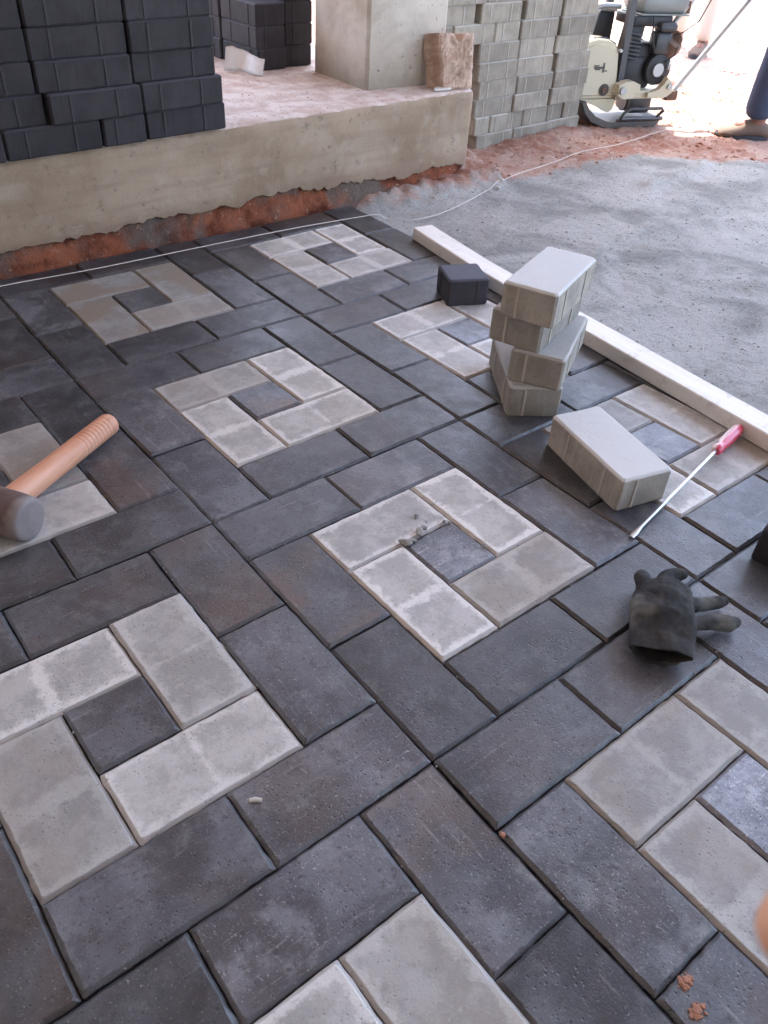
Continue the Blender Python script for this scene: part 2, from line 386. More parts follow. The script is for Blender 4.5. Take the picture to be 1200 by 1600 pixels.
TONE = {  # (module, index) -> tone of single pavers that read darker or warmer than the rest
 (0, -1, 'i', 0): (.80, .5, .6), (0, -1, 'c', 0): (1.5, 1.3, 0), (0, -2, 'i', 0): (.70, .25, 1.7), (0, -2, 'i', 1): (.72, .3, 1.7), (0, -2, 'i', 3): (.66, .2, 1.7), (0, -2, 'i', 2): (.74, .5, .5),
 (-1, 0, 'i', 3): (.72, .55, .5), (-1, 0, 'i', 0): (.95, 1, .2), (0, 0, 'i', 2): (.78, .75, .6), (0, 0, 'i', 0): (.95, 1, 0), (0, 0, 'i', 1): (1.1, 1, 0), (0, 0, 'i', 3): (1.06, 1, .1), (0, 1, 'i', 0): (.72, .5, .5), (0, 1, 'i', 1): (.74, .5, .2),
 (0, 1, 'i', 3): (.74, .6, .4), (-1, 1, 'i', 1): (.82, .7, .4), (-1, 1, 'i', 0): (.95, 1, .1), (1, 0, 'i', 0): (.70, .4, .3), (1, 0, 'i', 1): (.95, .6, .2), (1, 0, 'i', 2): (.80, .7, .7), (1, 0, 'i', 3): (1.1, 1, 0),
 (-1, -1, 'i', 1): (.70, .3, .6), (0, -1, 'i', 1): (1.08, .9, .1), (0, -1, 'i', 2): (1.0, .9, .2), (0, -1, 'i', 3): (1.0, .9, .1), (1, -2, 'i', 0): (1.05, .9, .1), (1, -2, 'i', 1): (1.08, .9, .1), (1, -1, 'i', 3): (1.05, .8, .3),
 (1, -1, 'i', 0): (1.0, .8, .3), (0, 0, 'c', 0): (2.3, .0, 0), (1, -1, 'c', 0): (2.2, .0, 0), (1, 0, 'c', 0): (2.1, .0, 0), (-1, 0, 'c', 0): (1.15, .0, 0), (0, -2, 'c', 0): (1.2, .1, 0), (0, 1, 'c', 0): (3.2, .0, 0), (1, -2, 'c', 0): (1.6, .1, 0), (0, 0, 'r', 7): (.9, 1.3, 0), (-1, 0, 'r', 3): (1.25, .2, 0), (-1, 0, 'r', 2): (.95, .9, 0)}
for i in range(-5, 2):
    for j in range(-2, 4):
        items = [('r', k, a) for k, a in enumerate(RING)] + [('i', k, a) for k, a in enumerate(INNER)] + [('c', 0, (2, 2, 1, 1))]
        for ty, k, (du, dv, wd, ht) in items:
            u, v = 5*i+du, 5*j+dv
            pr = [project((x*.1, -y*.1, 0)) for x, y in ((u, v), (u+wd, v), (u+wd, v+ht), (u, v+ht))]
            if any(p is None for p in pr): continue
            if max(p[0] for p in pr) < -70 or min(p[0] for p in pr) > (1330 if u < 2 else 2100) or max(p[1] for p in pr) < 0 or min(p[1] for p in pr) > 1700: continue
            if ty == 'i': d = (R.uniform(.84, 1.05), R.uniform(.5, 1), R.uniform(0, .4))
            elif ty == 'c': d = (R.uniform(.95, 1.2), .4, 0)
            else: d = (R.choice([.72, .85, .95, 1.05, 1.2, 1.45])*R.uniform(.93, 1.07), max(0, min(1.0, R.gauss(.18, .42))), 0)
            d = TONE.get((i, j, ty, k), d)
            paver(u, v, wd, ht, ty == 'i', *d); n_p += 1
print('pavers', n_p)

# ------------------------------------------------------------ loose paving blocks
def block_mesh(name, L, W, H, m, mr, seed):
    """a moulded block: chamfered top edge, spacer ridges down its sides, origin at the middle of its base"""
    rr = random.Random(seed); mb = MB(); c = .0038
    def ring(x, y, z, am):
        o = []
        r = .004
        pts = []
        n1, n2 = 10, 5
        for k in range(n1+1): pts.append((-x+r+(2*x-2*r)*k/n1, -y))
        for k in range(n2+1): pts.append((x, -y+r+(2*y-2*r)*k/n2))
        for k in range(n1+1): pts.append((x-r-(2*x-2*r)*k/n1, y))
        for k in range(n2+1): pts.append((-x, y-r-(2*y-2*r)*k/n2))
        for px, py in pts:
            dx = am*nz(px*60+seed, py*60, z*20); dy = am*nz(px*60, py*60+seed, z*20+5)
            o.append((px+dx, py+dy, z+am*.7*nz(px*50, py*50, seed)))
        return o
    x, y = L/2, W/2
    mb.rings([ring(x-.001, y-.001, 0, .0012), ring(x, y, .003, .0008), ring(x, y, H-c-.001, .0007), ring(x-.0008, y-.0008, H-c*.85, .0008), ring(x-c*.85, y-c*.85, H-.0003, .0009), ring(x-c-.001, y-c-.001, H, .0006)])
    mb.mi = 1
    def ridge(px, py, ax):
        d = (.004, .003) if ax == 'x' else (.003, .004)
        mb.box((px, py, (H-c)/2), (d[0], d[1], H-c-.004))
    for s in (-1, 1):
        if L > .15:
            for fx in (-.28, .22): ridge(fx*L, s*y, 'x')
        else: ridge(.22*L, s*y, 'x')
        ridge(s*x, .2*W, 'y')
    o = mb.build(name, [m, mr]); me = o.data; bpy.data.objects.remove(o)
    return me
BL = [block_mesh('paving_block', .196, .096, .06, M_BLK, M_BLKR, s) for s in (1, 2, 3)]
GL = [block_mesh('paving_block', .196, .096, .06, M_GRY, M_GRYR, s) for s in (4, 5, 6)]
BH = block_mesh('half_paving_block', .094, .09, .06, M_BLK, M_BLKR, 8)
def block(me, loc, rz, label, group=None, rx=0, ry=0, sc_=(1, 1, 1), tone=1.0, edge=.5, name='paving_block'):  # edge sets how much sky light is painted onto the top
    o = bpy.data.objects.new(name, me); o.location = loc; o.rotation_euler = (rx, ry, rz); o.scale = sc_
    o.color = (tone, edge, 1.0 if group and 'compactor' in group else .15, 1)
    link(o); tag(o, label, 'paving block', group); return o
def rad(a): return math.radians(a)
GS = 'grey blocks in the leaning pile of four'
block(GL[0], (.672, .015, .0), rad(55), 'grey paving block at the bottom of the leaning pile of four, turned most askew', GS, edge=.5, tone=.86)
block(GL[1], (.6990, -.008, .0605), rad(29), 'grey paving block second from the bottom of the leaning pile of four', GS, tone=.92)
block(GL[2], (.690, .025, .121), rad(20), 'grey paving block third from the bottom of the leaning pile, just under the top one', GS, tone=.88)
block(GL[0], (.676, -.001, .1815), rad(21.3), 'pale grey paving block on the very top of the leaning pile of four', GS, tone=1.12, edge=.9)
block(GL[1], (.592, -.249, .0005), rad(75.3), 'pale grey paving block lying by itself beside the screwdriver', None, tone=1.18, edge=.9)
block(BH, (.853, .382, .001), rad(-25), 'small black half block standing alone against the white straight edge', None, tone=1.2, edge=.9, name='half_paving_block')
block(BH, (.655, -.555, .001), rad(10), 'dark half block cut off by the right edge of the picture beside the glove', None, tone=.8, edge=.3, name='half_paving_block')

# the black stack on the left end of the platform (built course by course along the platform's edge)
WB = Vector((1.51, 1.07, 0)); WE = (Vector((.09, 1.0, 0))-WB).normalized(); WN = Vector((WE.y, -WE.x, 0))   # WE runs left along the face
if WN.y < 0: WN = -WN
WANG = math.atan2(-WE.y, -WE.x)
PLAT = .242
ORD = ['bottom', 'second', 'third', 'fourth', 'fifth', 'sixth', 'seventh', 'eighth', 'ninth', 'tenth', 'eleventh', 'twelfth', 'thirteenth', 'fourteenth']
NTH = ['first', 'second', 'third', 'fourth', 'fifth', 'sixth', 'seventh', 'eighth', 'ninth']
rows = [(.883, [('L', .0), ('S', 0), ('L', 0), ('L', 0), ('L', 0)]), (.890, None), (.902, None), (.905, None), (.906, None), (.912, None), (.905, None), (.91, None), (.90, None), (.905, None)]
PITCH = .2105; RH = .0590
for r, (s0, spec) in enumerate(rows):
    s = s0
    spec = spec or [('L', 0)]*5
    for k, (ty, _) in enumerate(spec):
        ln = PITCH if ty == 'L' else .108
        off = R.uniform(-.006, .005) - .002
        if r == 1 and k == 1: off = -.014
        depth = .052
        c = WB + WE*(s+ln/2) + WN*((depth if ty == 'L' else .104) + off - .016)
        z = PLAT + r*RH
        rot = WANG + R.gauss(0, .012) + (math.pi/2 if ty == 'S' else 0)
        block(BL[(r+k) % 3], (c.x, c.y, z+.001), rot, 'black block in %s course, %s from the right, large left stack' % (ORD[r], NTH[k]),
              'black blocks of the large left stack', sc_=(1.062, 1.06, .975), tone=R.uniform(.8, 1.08), edge=R.choice([.1, .2, .5]))
        s += ln
    # second wythe: seen only from the side, at the right end
    c = WB + WE*(s0+.052) + WN*(.052+.155)
    block(BL[r % 3], (c.x, c.y, PLAT+r*RH+.001), WANG+math.pi/2+R.gauss(0, .01), 'black block behind the right end of the large left stack, %s course' % ORD[r],
          'black blocks of the large left stack', sc_=(1.0, 1.06, .965), tone=.9, edge=.1)
# the black stack further back on the platform
for r in range(3):
    for k in range(4):
        block(BL[(r+k) % 3], (1.081 - .006*r*0 + R.gauss(0, .0015) - .012*k, 1.530+.100+.2*k, PLAT+r*.0585+.001), rad(90+3)+R.gauss(0, .012),
              'black block in %s course, %s from front, low stack left of pillar' % (ORD[r], NTH[k]), 'black blocks of the low stack behind the platform edge', tone=R.uniform(1.0, 1.25), edge=.6, sc_=(1, 1.08, .97))
for r in range(7):
    for k in range(2):
        block(BL[(r+k) % 3], (1.196+R.gauss(0, .002), 1.548+.100+.2*k, PLAT+r*.0585+.001), rad(90)+R.gauss(0, .012),
              'black block in %s course, %s from front, tall column behind pillar' % (ORD[r], NTH[k]), 'black blocks of the column behind the pillar', tone=R.uniform(.8, 1.0), edge=.2, sc_=(1, 1.08, .97))

# the grey stack to the right of the platform
G0 = Vector((2.394, 1.353, 0)); GE = Vector((-.99865, -.0519, 0)); GN = Vector((.0519, -.99865, 0))*-1
GA = math.atan2(-GE.y, -GE.x)
grow = [(.0, 'LLL'), (.012, 'SSLSSS'), (.008, 'LLL'), (.003, 'LLL'), (.004, 'LLL'), (.028, 'LLLL'), (.022, 'LLLLS'), (.012, 'LLLL'), (.02, 'LLLL'), (.01, 'LLLL'), (.015, 'LLLL')]
lens = {0: [.200, .200, .2], 1: [.1, .095, .142, .088, .1, .08], 2: [.215, .2, .2], 3: [.212, .2, .2], 4: [.226, .198, .212], 5: [.205, .195, .222, .2], 6: [.208, .205, .128, .2], 7: [.205, .225, .22, .2]}
GRH = .0575
for r, (s0, spec) in enumerate(grow):
    s = s0; k = 0
    for ch in spec:
        ln = .1 if ch == 'S' else .2
        if r in lens and k < len(lens[r]): ln = lens[r][k]
        small = ln < .16
        bl = min(ln-.004, .198)
        off = R.uniform(0, .012)
        dep = .104 if small else .052
        c = G0 + GE*(s+bl/2) + GN*(dep+off)
        if c.x > 1.63 or r > 5:
            block(GL[(r+k) % 3], (c.x, c.y, -.040+r*GRH), GA+(math.pi/2 if small else 0)+R.gauss(0, .01),
                  'grey block in %s course, %s from right end of tall grey stack' % (ORD[r], NTH[k]), 'grey blocks of the stack beside the compactor',
                  sc_=(bl/.196 if not small else 1, 1.02 if not small else bl/.096, .962), tone=R.choice([.78, .9, 1.0, 1.06])*R.uniform(.95, 1.08), edge=.4)
        s += ln; k += 1
    for q in range(2):
        c = G0 + GE*(.05+s0) + GN*(.21+.2*q)
        block(GL[(r+q) % 3], (c.x, c.y, -.040+r*GRH), GA+math.pi/2+R.gauss(0, .01), 'grey block %s behind the right end of the grey stack, %s course' % (('just', 'farther')[q], ORD[r]),
              'grey blocks of the stack beside the compactor', sc_=(1, 1.02, .962), tone=.95, edge=.4)

# ------------------------------------------------------------ platform, pillar, roof
plat = empty('platform', (WB.x, WB.y, 0)); tag(plat, 'cement rendered raised platform with a ragged lower edge over red earth', 'platform')
def P2(s, d, z):   # s left along the face, d back from the face
    return Vector((0, 0, 0)) + WE*s + WN*d + Vector((0, 0, z))
mb = MB(); rgs = []
ss = [-.0, .004, .012] + steps(.02, 2.9, .012)
for s in ss:
    rag = .050 + .014*nz(s, 0, 0, 5) + .012*nz(s, 3, 0, 17) + .010*nz(s, 5, 0, 60) + .006*nz(s, 9, 0, 160)
    rag -= .030*max(0, 1-s/.75)
    endr = {0: .012, .004: .005, .012: .001}.get(s, 0)
    prof = []
    prof.append((.030, rag+.012)); prof.append((.008+.002*nz(s, 8, 0, 60), rag+.002)); prof.append((.002, rag+.006))
    for k in range(1, 12):
        z = rag+.006+(PLAT-.014-rag-.006)*k/11
        prof.append((.0015*nz(s, z, 0, 22)+.0035*nz(s, z, 4, 5), z))
    e = .003*nz(s, 2, 0, 18)
    prof += [(.003+e, PLAT-.006+e*.5), (.009+e, PLAT-.002+e*.5), (.018, PLAT)]
    for d in (.05, .1, .2, .35, .55, .8, 1.6): prof.append((d, PLAT+.002*nz(s, d, 0, 12)))
    rgs.append([P2(s, max(d, 0)+endr if d < 1 else d, z - (endr*.5 if z > .2 else 0)) for d, z in prof])
mb.rings(rgs, cap0=False, cap1=False, closed=False)
mb.build('rendered_face', M_PLASTER, plat, True)
mb = MB()   # right end of the platform, closed down to the ground
mb.rings([[P2(.003, .03, -.07), P2(.003, 1.6, -.07)], [P2(.003, .03, .06), P2(.003, 1.6, .06)], [P2(.001, .012, .07), P2(.001, 1.6, .07)], [P2(.001, .012, PLAT-.01), P2(.001, 1.6, PLAT-.01)], [P2(.012, .018, PLAT-.002), P2(.012, 1.6, PLAT-.002)]], cap0=False, cap1=False, closed=False)
mb.build('end_face', M_PLASTER, plat)
mb = MB(); rgs = []   # red earth exposed under the render
for s in steps(.01, 2.9, .012):
    r = []
    for k in range(9):
        z = .085-.15*k/8; d = .018 - .034*(k/8)**1.5 + .010*nz(s, z, 0, 20) + .006*nz(s, z, 0, 55)
        r.append(P2(s, d, z))
    rgs.append(r)
mb.rings(rgs, cap0=False, cap1=False, closed=False); mb.build('earth_base', M_EARTH, plat, True)

PC = (1.19+.145, 1.186+.14); mb = MB()
pil = empty('pillar', (PC[0], PC[1], PLAT)); tag(pil, 'square concrete pillar standing on the platform behind the brown stone', 'pillar')
rgs = []
for z in steps(0, 2.28, .04):
    r = []; h = .143
    for (ax, ay) in [(-1, -1), (1, -1), (1, 1), (-1, 1)]:
        bx, by = (-ay, ax) if False else (0, 0)
    pts = []
    for a, b_ in (((-1, -1), (1, -1)), ((1, -1), (1, 1)), ((1, 1), (-1, 1)), ((-1, 1), (-1, -1))):
        for k in range(8):
            t = .03 + .94*k/7
            x = a[0]+(b_[0]-a[0])*t; y = a[1]+(b_[1]-a[1])*t
            q = 1+.012*nz(x*2, y*2, z, 3)
            pts.append((x*h*q, y*h*q, z))
    rgs.append(pts)
mb.rings(rgs); po = mb.build('shaft', M_PILLAR, pil, True); pil.rotation_euler = (0, 0, rad(-2.5))
M_CEIL = mat('ceiling_concrete', (.42, .40, .37), .9, .2)
mb = MB(); poly = [(-5, -5), (2.7, -5), (3.02, -.1), (3.69, 1.38), (2.84, 2.28), (1.12, 4.05), (-5, 4.6)]  # unseen roof; outline shaped to place the edge of the sunlight
mb.prism(poly, 2.52, 2.68, lambda a, b_, d: (a, b_, d))
rf = mb.build('unseen_porch_roof', M_CEIL); tag(rf, 'unseen flat concrete porch roof carried by the pillar, shaped to shade the paved area', 'roof')
mb = MB(); mb.box((-2.6, -1.2, 1.25), (.18, 7.4, 2.66)); mb.box((-.66, -3.3, 1.25), (3.7, .18, 2.66)); hw = mb.build('added_shade_wall', M_PILLAR); tag(hw, 'unseen rendered wall added to block light from the left and near sides of the porch', 'wall')  # unseen walls, added to cut light from the left and behind the camera

# ------------------------------------------------------------ stone, shard, scrap on the platform
def stone_m(n, p):
    v = n.coord(); c = n.mix(n.ramp(n.noise(v, 14, 5, .65), .38, .62), (.40, .27, .20), (.60, .44, .35))
    c = n.mix(n.ramp(n.noise(v, 45, 4, .7), .55, .7, 0, .6), c, (.70, .57, .48)); n.inp(p.inputs['Base Color'], c)
    n.bump(p, n.noise(v, 40, 6, .7), .006, .7)
M_STONE = mat('brown_stone', (.4, .3, .22), .95, .2, build=stone_m)
mb = MB()
def st_l(t): return .004 + .012*math.sin(t*5+.4)*(1-t) + .004*nz(t, 0, 0, 9)
def st_r(t): return .136 + .004*nz(t, 3, 0, 7)
def st_t(u): return .196 - .030*math.exp(-((u-.55)/.10)**2) - .010*max(0, u-.7) + .005*nz(u, 7, 0, 9)
NU, NV = 16, 20
def st_p(u, t, back):
    x = st_l(t)*(1-u)+st_r(t)*u; z = st_t(u)*t
    e = min(u, 1-u, t, 1-t)
    r_ = .010*nz(x, z, 1, 16) + .007*abs(nz(x, z, 4, 34)) + .003*nz(x, z, 6, 80)
    if back: return (x*.96-.026, .050+r_*.5, z*.985)
    return (x, -.002 + r_ - .006*(e > .02), z)
fr = [st_p(i/NU, j/NV, 0) for j in range(NV+1) for i in range(NU+1)]; bk = [st_p(i/NU, j/NV, 1) for j in range(NV+1) for i in range(NU+1)]
W1 = NU+1; nf = len(fr)
fc = [(j*W1+i, j*W1+i+1, (j+1)*W1+i+1, (j+1)*W1+i) for j in range(NV) for i in range(NU)]
fc += [tuple(nf+q for q in f_[::-1]) for f_ in fc]
rim_ = [i for i in range(NU)] + [j*W1+NU for j in range(NV)] + [NV*W1+i for i in range(NU, 0, -1)] + [j*W1 for j in range(NV, 0, -1)]
fc += [(rim_[k-1], rim_[k], nf+rim_[k], nf+rim_[k-1]) for k in range(len(rim_))]
mb.add(fr+bk, fc)
st = mb.build('stone', M_STONE); st.location = (1.385, 1.105, PLAT+.001); st.rotation_euler = (rad(-9), 0, rad(-14)); st.scale = (.86, .9, .74)
tag(st, 'rough brown broken stone leaning upright against the front of the pillar', 'stone')
def blob(name, m, loc, dims, seed, label=None, cat=None, group=None, flat=False, parent=None):
    rr = random.Random(seed); bm = bmesh.new(); bmesh.ops.create_icosphere(bm, subdivisions=2, radius=1)
    for v in bm.verts:
        q = 1+.42*noise.noise(v.co*1.3+Vector((seed*3.1, 0, 0)))+.2*noise.noise(v.co*3.1+Vector((0, seed*1.7, 0)))
        v.co = Vector((v.co.x*q*dims[0]/2, v.co.y*q*dims[1]/2, v.co.z*q*dims[2]/2))
    me = bpy.data.meshes.new(name); bm.to_mesh(me); bm.free(); me.materials.append(m)
    o = bpy.data.objects.new(name, me); o.location = loc; o.rotation_euler = (0, 0, rr.uniform(0, 6)); link(o, parent)
    if label: tag(o, label, cat, group)
    return o
M_SHARD = mat('pale_tile', (.6, .56, .52), .6)
mb = MB(); pts = [(0, 0), (.05, -.006), (.085, .004), (.095, .018), (.06, .022), (.02, .018), (.004, .01)]
mb.prism(pts, 0, .006, lambda a, b_, d: (a, b_, d))
sh = mb.build('tile_shard', M_SHARD); sh.location = (1.36, 1.087, PLAT+.004); sh.rotation_euler = (0, .03, .06)
tag(sh, 'thin pale shard lying flat below the brown stone', 'shard')
M_PLAS = mat('milky_plastic', (.75, .75, .76), .35, .5)
mb = MB(); W_, H_ = 9, 7; vs = []
for j in range(H_):
    for i in range(W_):
        a = i/(W_-1); b_ = j/(H_-1)
        vs.append((a*.125-.06, .02*math.sin(a*5)+.03*b_ - .01, .004+.058*b_*(1-.35*a)+.008*nz(a, b_, 1, 4)))
mb.add(vs, [(j*W_+i, j*W_+i+1, (j+1)*W_+i+1, (j+1)*W_+i) for j in range(H_-1) for i in range(W_-1)])
pl = mb.build('plastic_scrap', M_PLAS, smooth=True); pl.location = (.985, 1.53, PLAT); pl.rotation_euler = (0, 0, rad(-48))
so2 = pl.modifiers.new('thick', 'SOLIDIFY'); so2.thickness = .0012
tag(pl, 'crumpled milky plastic scrap against the foot of the low black stack', 'plastic scrap')

# ------------------------------------------------------------ white straight edge
def plank_m(n, p):
    v = n.coord(); c = n.mix(n.ramp(n.noise(n_scale(n, v, (40, 2, 40)), 2, 4, .6), .4, .7), (.74, .71, .66), (.80, .78, .75))
    c = n.mix(n.ramp(n.noise(v, 30, 4, .7), .55, .68, 0, .55), c, (.50, .46, .41))
    c = n.mix(n.ramp(n.noise(v, 8, 5, .7), .58, .64, 0, .45), c, (.55, .52, .48)); n.inp(p.inputs['Base Color'], c)
    n.inp(p.inputs['Roughness'], .55)
M_PLANK = mat('off_white_aluminium', (.76, .74, .70), .5, .5, build=plank_m)
path = [(1.012, .706), (.973, .45), (.951, .2), (.936, 0), (.923, -.15), (.908, -.35), (.893, -.52), (.876, -.70), (.856, -.90)]
mb = MB(); rgs = []; W2 = .0285; H2 = .031; tk = .002
for i, (x, y) in enumerate(path):
    a = Vector(path[max(i-1, 0)]); b_ = Vector(path[min(i+1, len(path)-1)]); t = (b_-a).normalized(); nn = Vector((-t.y, t.x))
    def q(s, z): return (x+nn.x*s, y+nn.y*s, z+.0015)
    e = .002
    rgs.append([q(-W2+e, 0), q(W2-e, 0), q(W2, e), q(W2, H2-e), q(W2-e, H2), q(-W2+e, H2), q(-W2, H2-e), q(-W2, e)])
mb.rings(rgs, cap0=False, cap1=False)
def inset(r, k):   # inner wall of the hollow section, reversed
    c = sum((Vector(p) for p in r), Vector())/len(r); return [tuple(c+(Vector(p)-c)*k) for p in r]
pk = empty('straight_edge', (0, 0, 0)); tag(pk, 'long off-white box-section straight edge lying along the pavement edge', 'straight edge')
mb.build('tube', M_PLANK, pk)
mb = MB(); mb.rings([inset(rgs[0], .99), inset(rgs[0], .86)], cap0=False, cap1=False); mb.rings([inset(rgs[0], .86), inset(rgs[1], .86)], cap0=False, cap1=False); mb.build('hollow_end', M_PLANK, pk)
mb = MB(); mb.rings([rgs[-1], inset(rgs[-1], .9)], cap0=False); mb.build('end_cap', M_PLANK, pk)

# ------------------------------------------------------------ string
def string_m(n, p): pass
M_STR = mat('white_twine', (.72, .66, .62), .8)
pts = [(-.35, .953, .008), (.014, .945, .008), (.221, .930, .008), (.466, .925, .008), (.737, .920, .007), (.96, .903, .006), (1.015, .899, .004), (1.05, .915, -.015), (1.078, .936, -.028), (1.125, .889, -.028), (1.225, .888, -.030), (1.349, .915, -.028), (1.503, .966, -.026), (1.687, 1.034, -.026), (1.914, 1.071, -.026), (2.125, 1.107, -.022), (2.343, 1.115, -.026), (2.652, 1.159, -.026), (2.9, 1.19, -.026)]
def catmull(P, n=6):
    P = [Vector(p) for p in P]; out = []
    for i in range(len(P)-1):
        p0, p1, p2, p3 = P[max(i-1, 0)], P[i], P[i+1], P[min(i+2, len(P)-1)]
        for k in range(n):
            t = k/n; out.append(.5*((2*p1)+(-p0+p2)*t+(2*p0-5*p1+4*p2-p3)*t*t+(-p0+3*p1-3*p2+p3)*t**3))
    out.append(P[-1]); return out
sp = catmull(pts)
sp = [Vector((p.x, p.y, max(p.z, ground_z(p.x, p.y)+.002) if p.x > 1.06 else p.z)) for p in sp]
mb = MB(); mb.tube(sp, .0011, 6); s_ = mb.build('string_line', M_STR, smooth=True)
tag(s_, 'thin white mason string stretched along the platform foot and slack over the sand', 'string')

# ------------------------------------------------------------ mallet
def wood_m(n, p):
    v = n.coord(); c = n.mix(n.ramp(n.noise(n_scale(n, v, (3, 26, 26)), 3, 4, .6), .35, .7), (.60, .29, .18), (.70, .38, .25)); n.inp(p.inputs['Base Color'], c)
M_WOOD = mat('orange_wood', (.64, .33, .21), .45, .5, build=wood_m)
def rub_m(n, p):
    v = n.coord(); c = n.mix(n.ramp(n.noise(v, 22, 4, .6), .4, .62), (.11, .070, .062), (.22, .17, .16))
    s = n.xyz(v); c = n.mix(n.ramp(s[1], -.050, -.035, .75, 0), c, (.25, .225, .225)); n.inp(p.inputs['Base Color'], c); n.bump(p, n.noise(v, 60, 4, .7), .003, .5)
M_RUB = mat('worn_rubber', (.12, .10, .10), .6, .4, build=rub_m)
HA = rad(33); ml = empty('mallet', (-.246, .151, 0), HA); tag(ml, 'rubber mallet with an orange wooden handle lying at the left edge', 'mallet')
mb = MB()
prof = [(.02, .019), (.05, .019), (.09, .0185), (.13, .0182), (.180, .0184)]
x = .180
for k in range(9):
    prof += [(x+.002, .0186), (x+.0045, .0176), (x+.007, .0186)]; x += .0085
prof += [(x+.006, .0186), (x+.012, .0178), (x+.016, .015), (x+.018, .008)]
tilt = lambda a: .0345-.058*a
mb.tube([(a, 0, tilt(a)) for a, r in prof], [r for a, r in prof], 20); mb.build('handle', M_WOOD, ml, True)
mb = MB(); hp = [(-.060, .027), (-.0595, .0315), (-.0575, .0345), (-.053, .0362), (-.03, .0378), (0, .038), (.03, .0378), (.053, .0362), (.0575, .0345), (.0595, .0315), (.060, .027)]
mb.tube([(0, a*.92, .0345) for a, r in hp], [r*.90 for a, r in hp], 26); mb.build('head', M_RUB, ml, True)

# ------------------------------------------------------------ screwdriver
M_STEEL = mat('dull_steel', (.55, .54, .55), .38, .5, .9)
def red_m(n, p):
    s = n.xyz(n.coord()); a = n.math('ARCTAN2', s[1], s[2]); q = n.ramp(n.math('SINE', n.math('MULTIPLY', a, 3.0)), -.1, .3)
    n.inp(p.inputs['Base Color'], n.mix(q, (.66, .08, .14), (.84, .62, .63)))
M_RED = mat('red_clear_handle', (.7, .2, .25), .2, .6, build=red_m)
tip = Vector((.491, -.387, 0)); dr = Vector((.781, -.335, 0))-tip; sdr = empty('screwdriver', tip, math.atan2(dr.y, dr.x))
tag(sdr, 'long flat-blade screwdriver with a red and clear fluted handle', 'screwdriver')
SL = dr.length+.004; sl = lambda a: .0035+.0115*a/SL
mb = MB(); rg = []
for a, w_, h_ in ((0, .0042, .0006), (.012, .0045, .0012), (.026, .0032, .0026), (.032, .003, .003), (SL*.5, .003, .003), (SL, .003, .003)):
    rg.append([(a, w_*math.cos(q), sl(a)+h_*math.sin(q)) for q in [2*math.pi*k/10 for k in range(10)]])
mb.rings(rg); mb.build('shaft', M_STEEL, sdr, True)
mb = MB(); rg = []
for a, r, fl in ((SL-.004, .007, 0), (SL+.002, .010, 0), (SL+.008, .0105, 0), (SL+.012, .0085, 0), (SL+.020, .0085, .2), (SL+.026, .0102, 1), (SL+.06, .0112, 1), (SL+.088, .0110, 1), (SL+.095, .0094, .5), (SL+.099, .006, 0)):
    rg.append([(a, (r*(1-fl*.10*(math.cos(6*q) > .2)))*math.cos(q), sl(SL)+(r*(1-fl*.10*(math.cos(6*q) > .2)))*math.sin(q)) for q in [2*math.pi*k/36 for k in range(36)]])
mb.rings(rg); mb.build('handle', M_RED, sdr, True)

# ------------------------------------------------------------ hands and glove
def limb_rings(pts, wid, thk, n=16, up=Vector((0, 0, 1))):
    pts = [Vector(p) for p in pts]; rs = []
    for i, p in enumerate(pts):
        t = (pts[min(i+1, len(pts)-1)]-pts[max(i-1, 0)]).normalized(); a = t.cross(up).normalized(); b_ = a.cross(t).normalized()
        rs.append([p+a*math.cos(q)*wid[i]+b_*math.sin(q)*thk[i] for q in [2*math.pi*k/n for k in range(n)]])
    return rs
def remeshed(mb, name, m, vox, parent=None, smooth_it=6, disp=0.0):
    o = mb.build(name, m, parent)
    r = o.modifiers.new('skin', 'REMESH'); r.mode = 'VOXEL'; r.voxel_size = vox; r.use_smooth_shade = True
    s = o.modifiers.new('soft', 'SMOOTH'); s.iterations = smooth_it; s.factor = .5
    if disp:
        tx = bpy.data.textures.new(name+'_folds', 'CLOUDS'); tx.noise_scale = .028; tx.noise_depth = 2
        d = o.modifiers.new('folds', 'DISPLACE'); d.texture = tx; d.strength = disp; d.texture_coords = 'LOCAL'
    return o
def glove_m(n, p):
    v = n.coord(); c = n.mix(n.ramp(n.noise(v, 24, 4, .6), .4, .64), (.030, .029, .030), (.066, .063, .062))
    c = n.mix(n.ramp(n.noise(v, 14, 3, .5), .58, .70, 0, .7), c, (.17, .165, .15)); n.inp(p.inputs['Base Color'], c)
    kn = n.new('ShaderNodeTexWave'); kn.inputs['Scale'].default_value = 220; kn.inputs['Distortion'].default_value = 1.5; n.inp(kn.inputs[0], v)
    n.bump(p, n.math('ADD', n.math('MULTIPLY', kn.outputs['Fac'], .5), n.noise(v, 260, 3, .7)), .0016, .6)
M_GLOVE = mat('black_knit_glove', (.05, .05, .05), .9, .25, build=glove_m)
GO = Vector((.322, -.562, 0))
def gl(x, y, z=0): return Vector((x, y, z))-GO
mb = MB()
cen = [gl(.318, -.563, .023), gl(.338, -.546, .026), gl(.362, -.529, .029), gl(.388, -.514, .030), gl(.410, -.502, .027), gl(.424, -.494, .022)]
wid = [.0385, .0395, .041, .040, .034, .022]; thk = [.0215, .0225, .025, .026, .022, .014]
thk[0] = .0165; thk[1] = .0195; cen[0] = gl(.318, -.563, .018); cen[1] = gl(.338, -.546, .021)
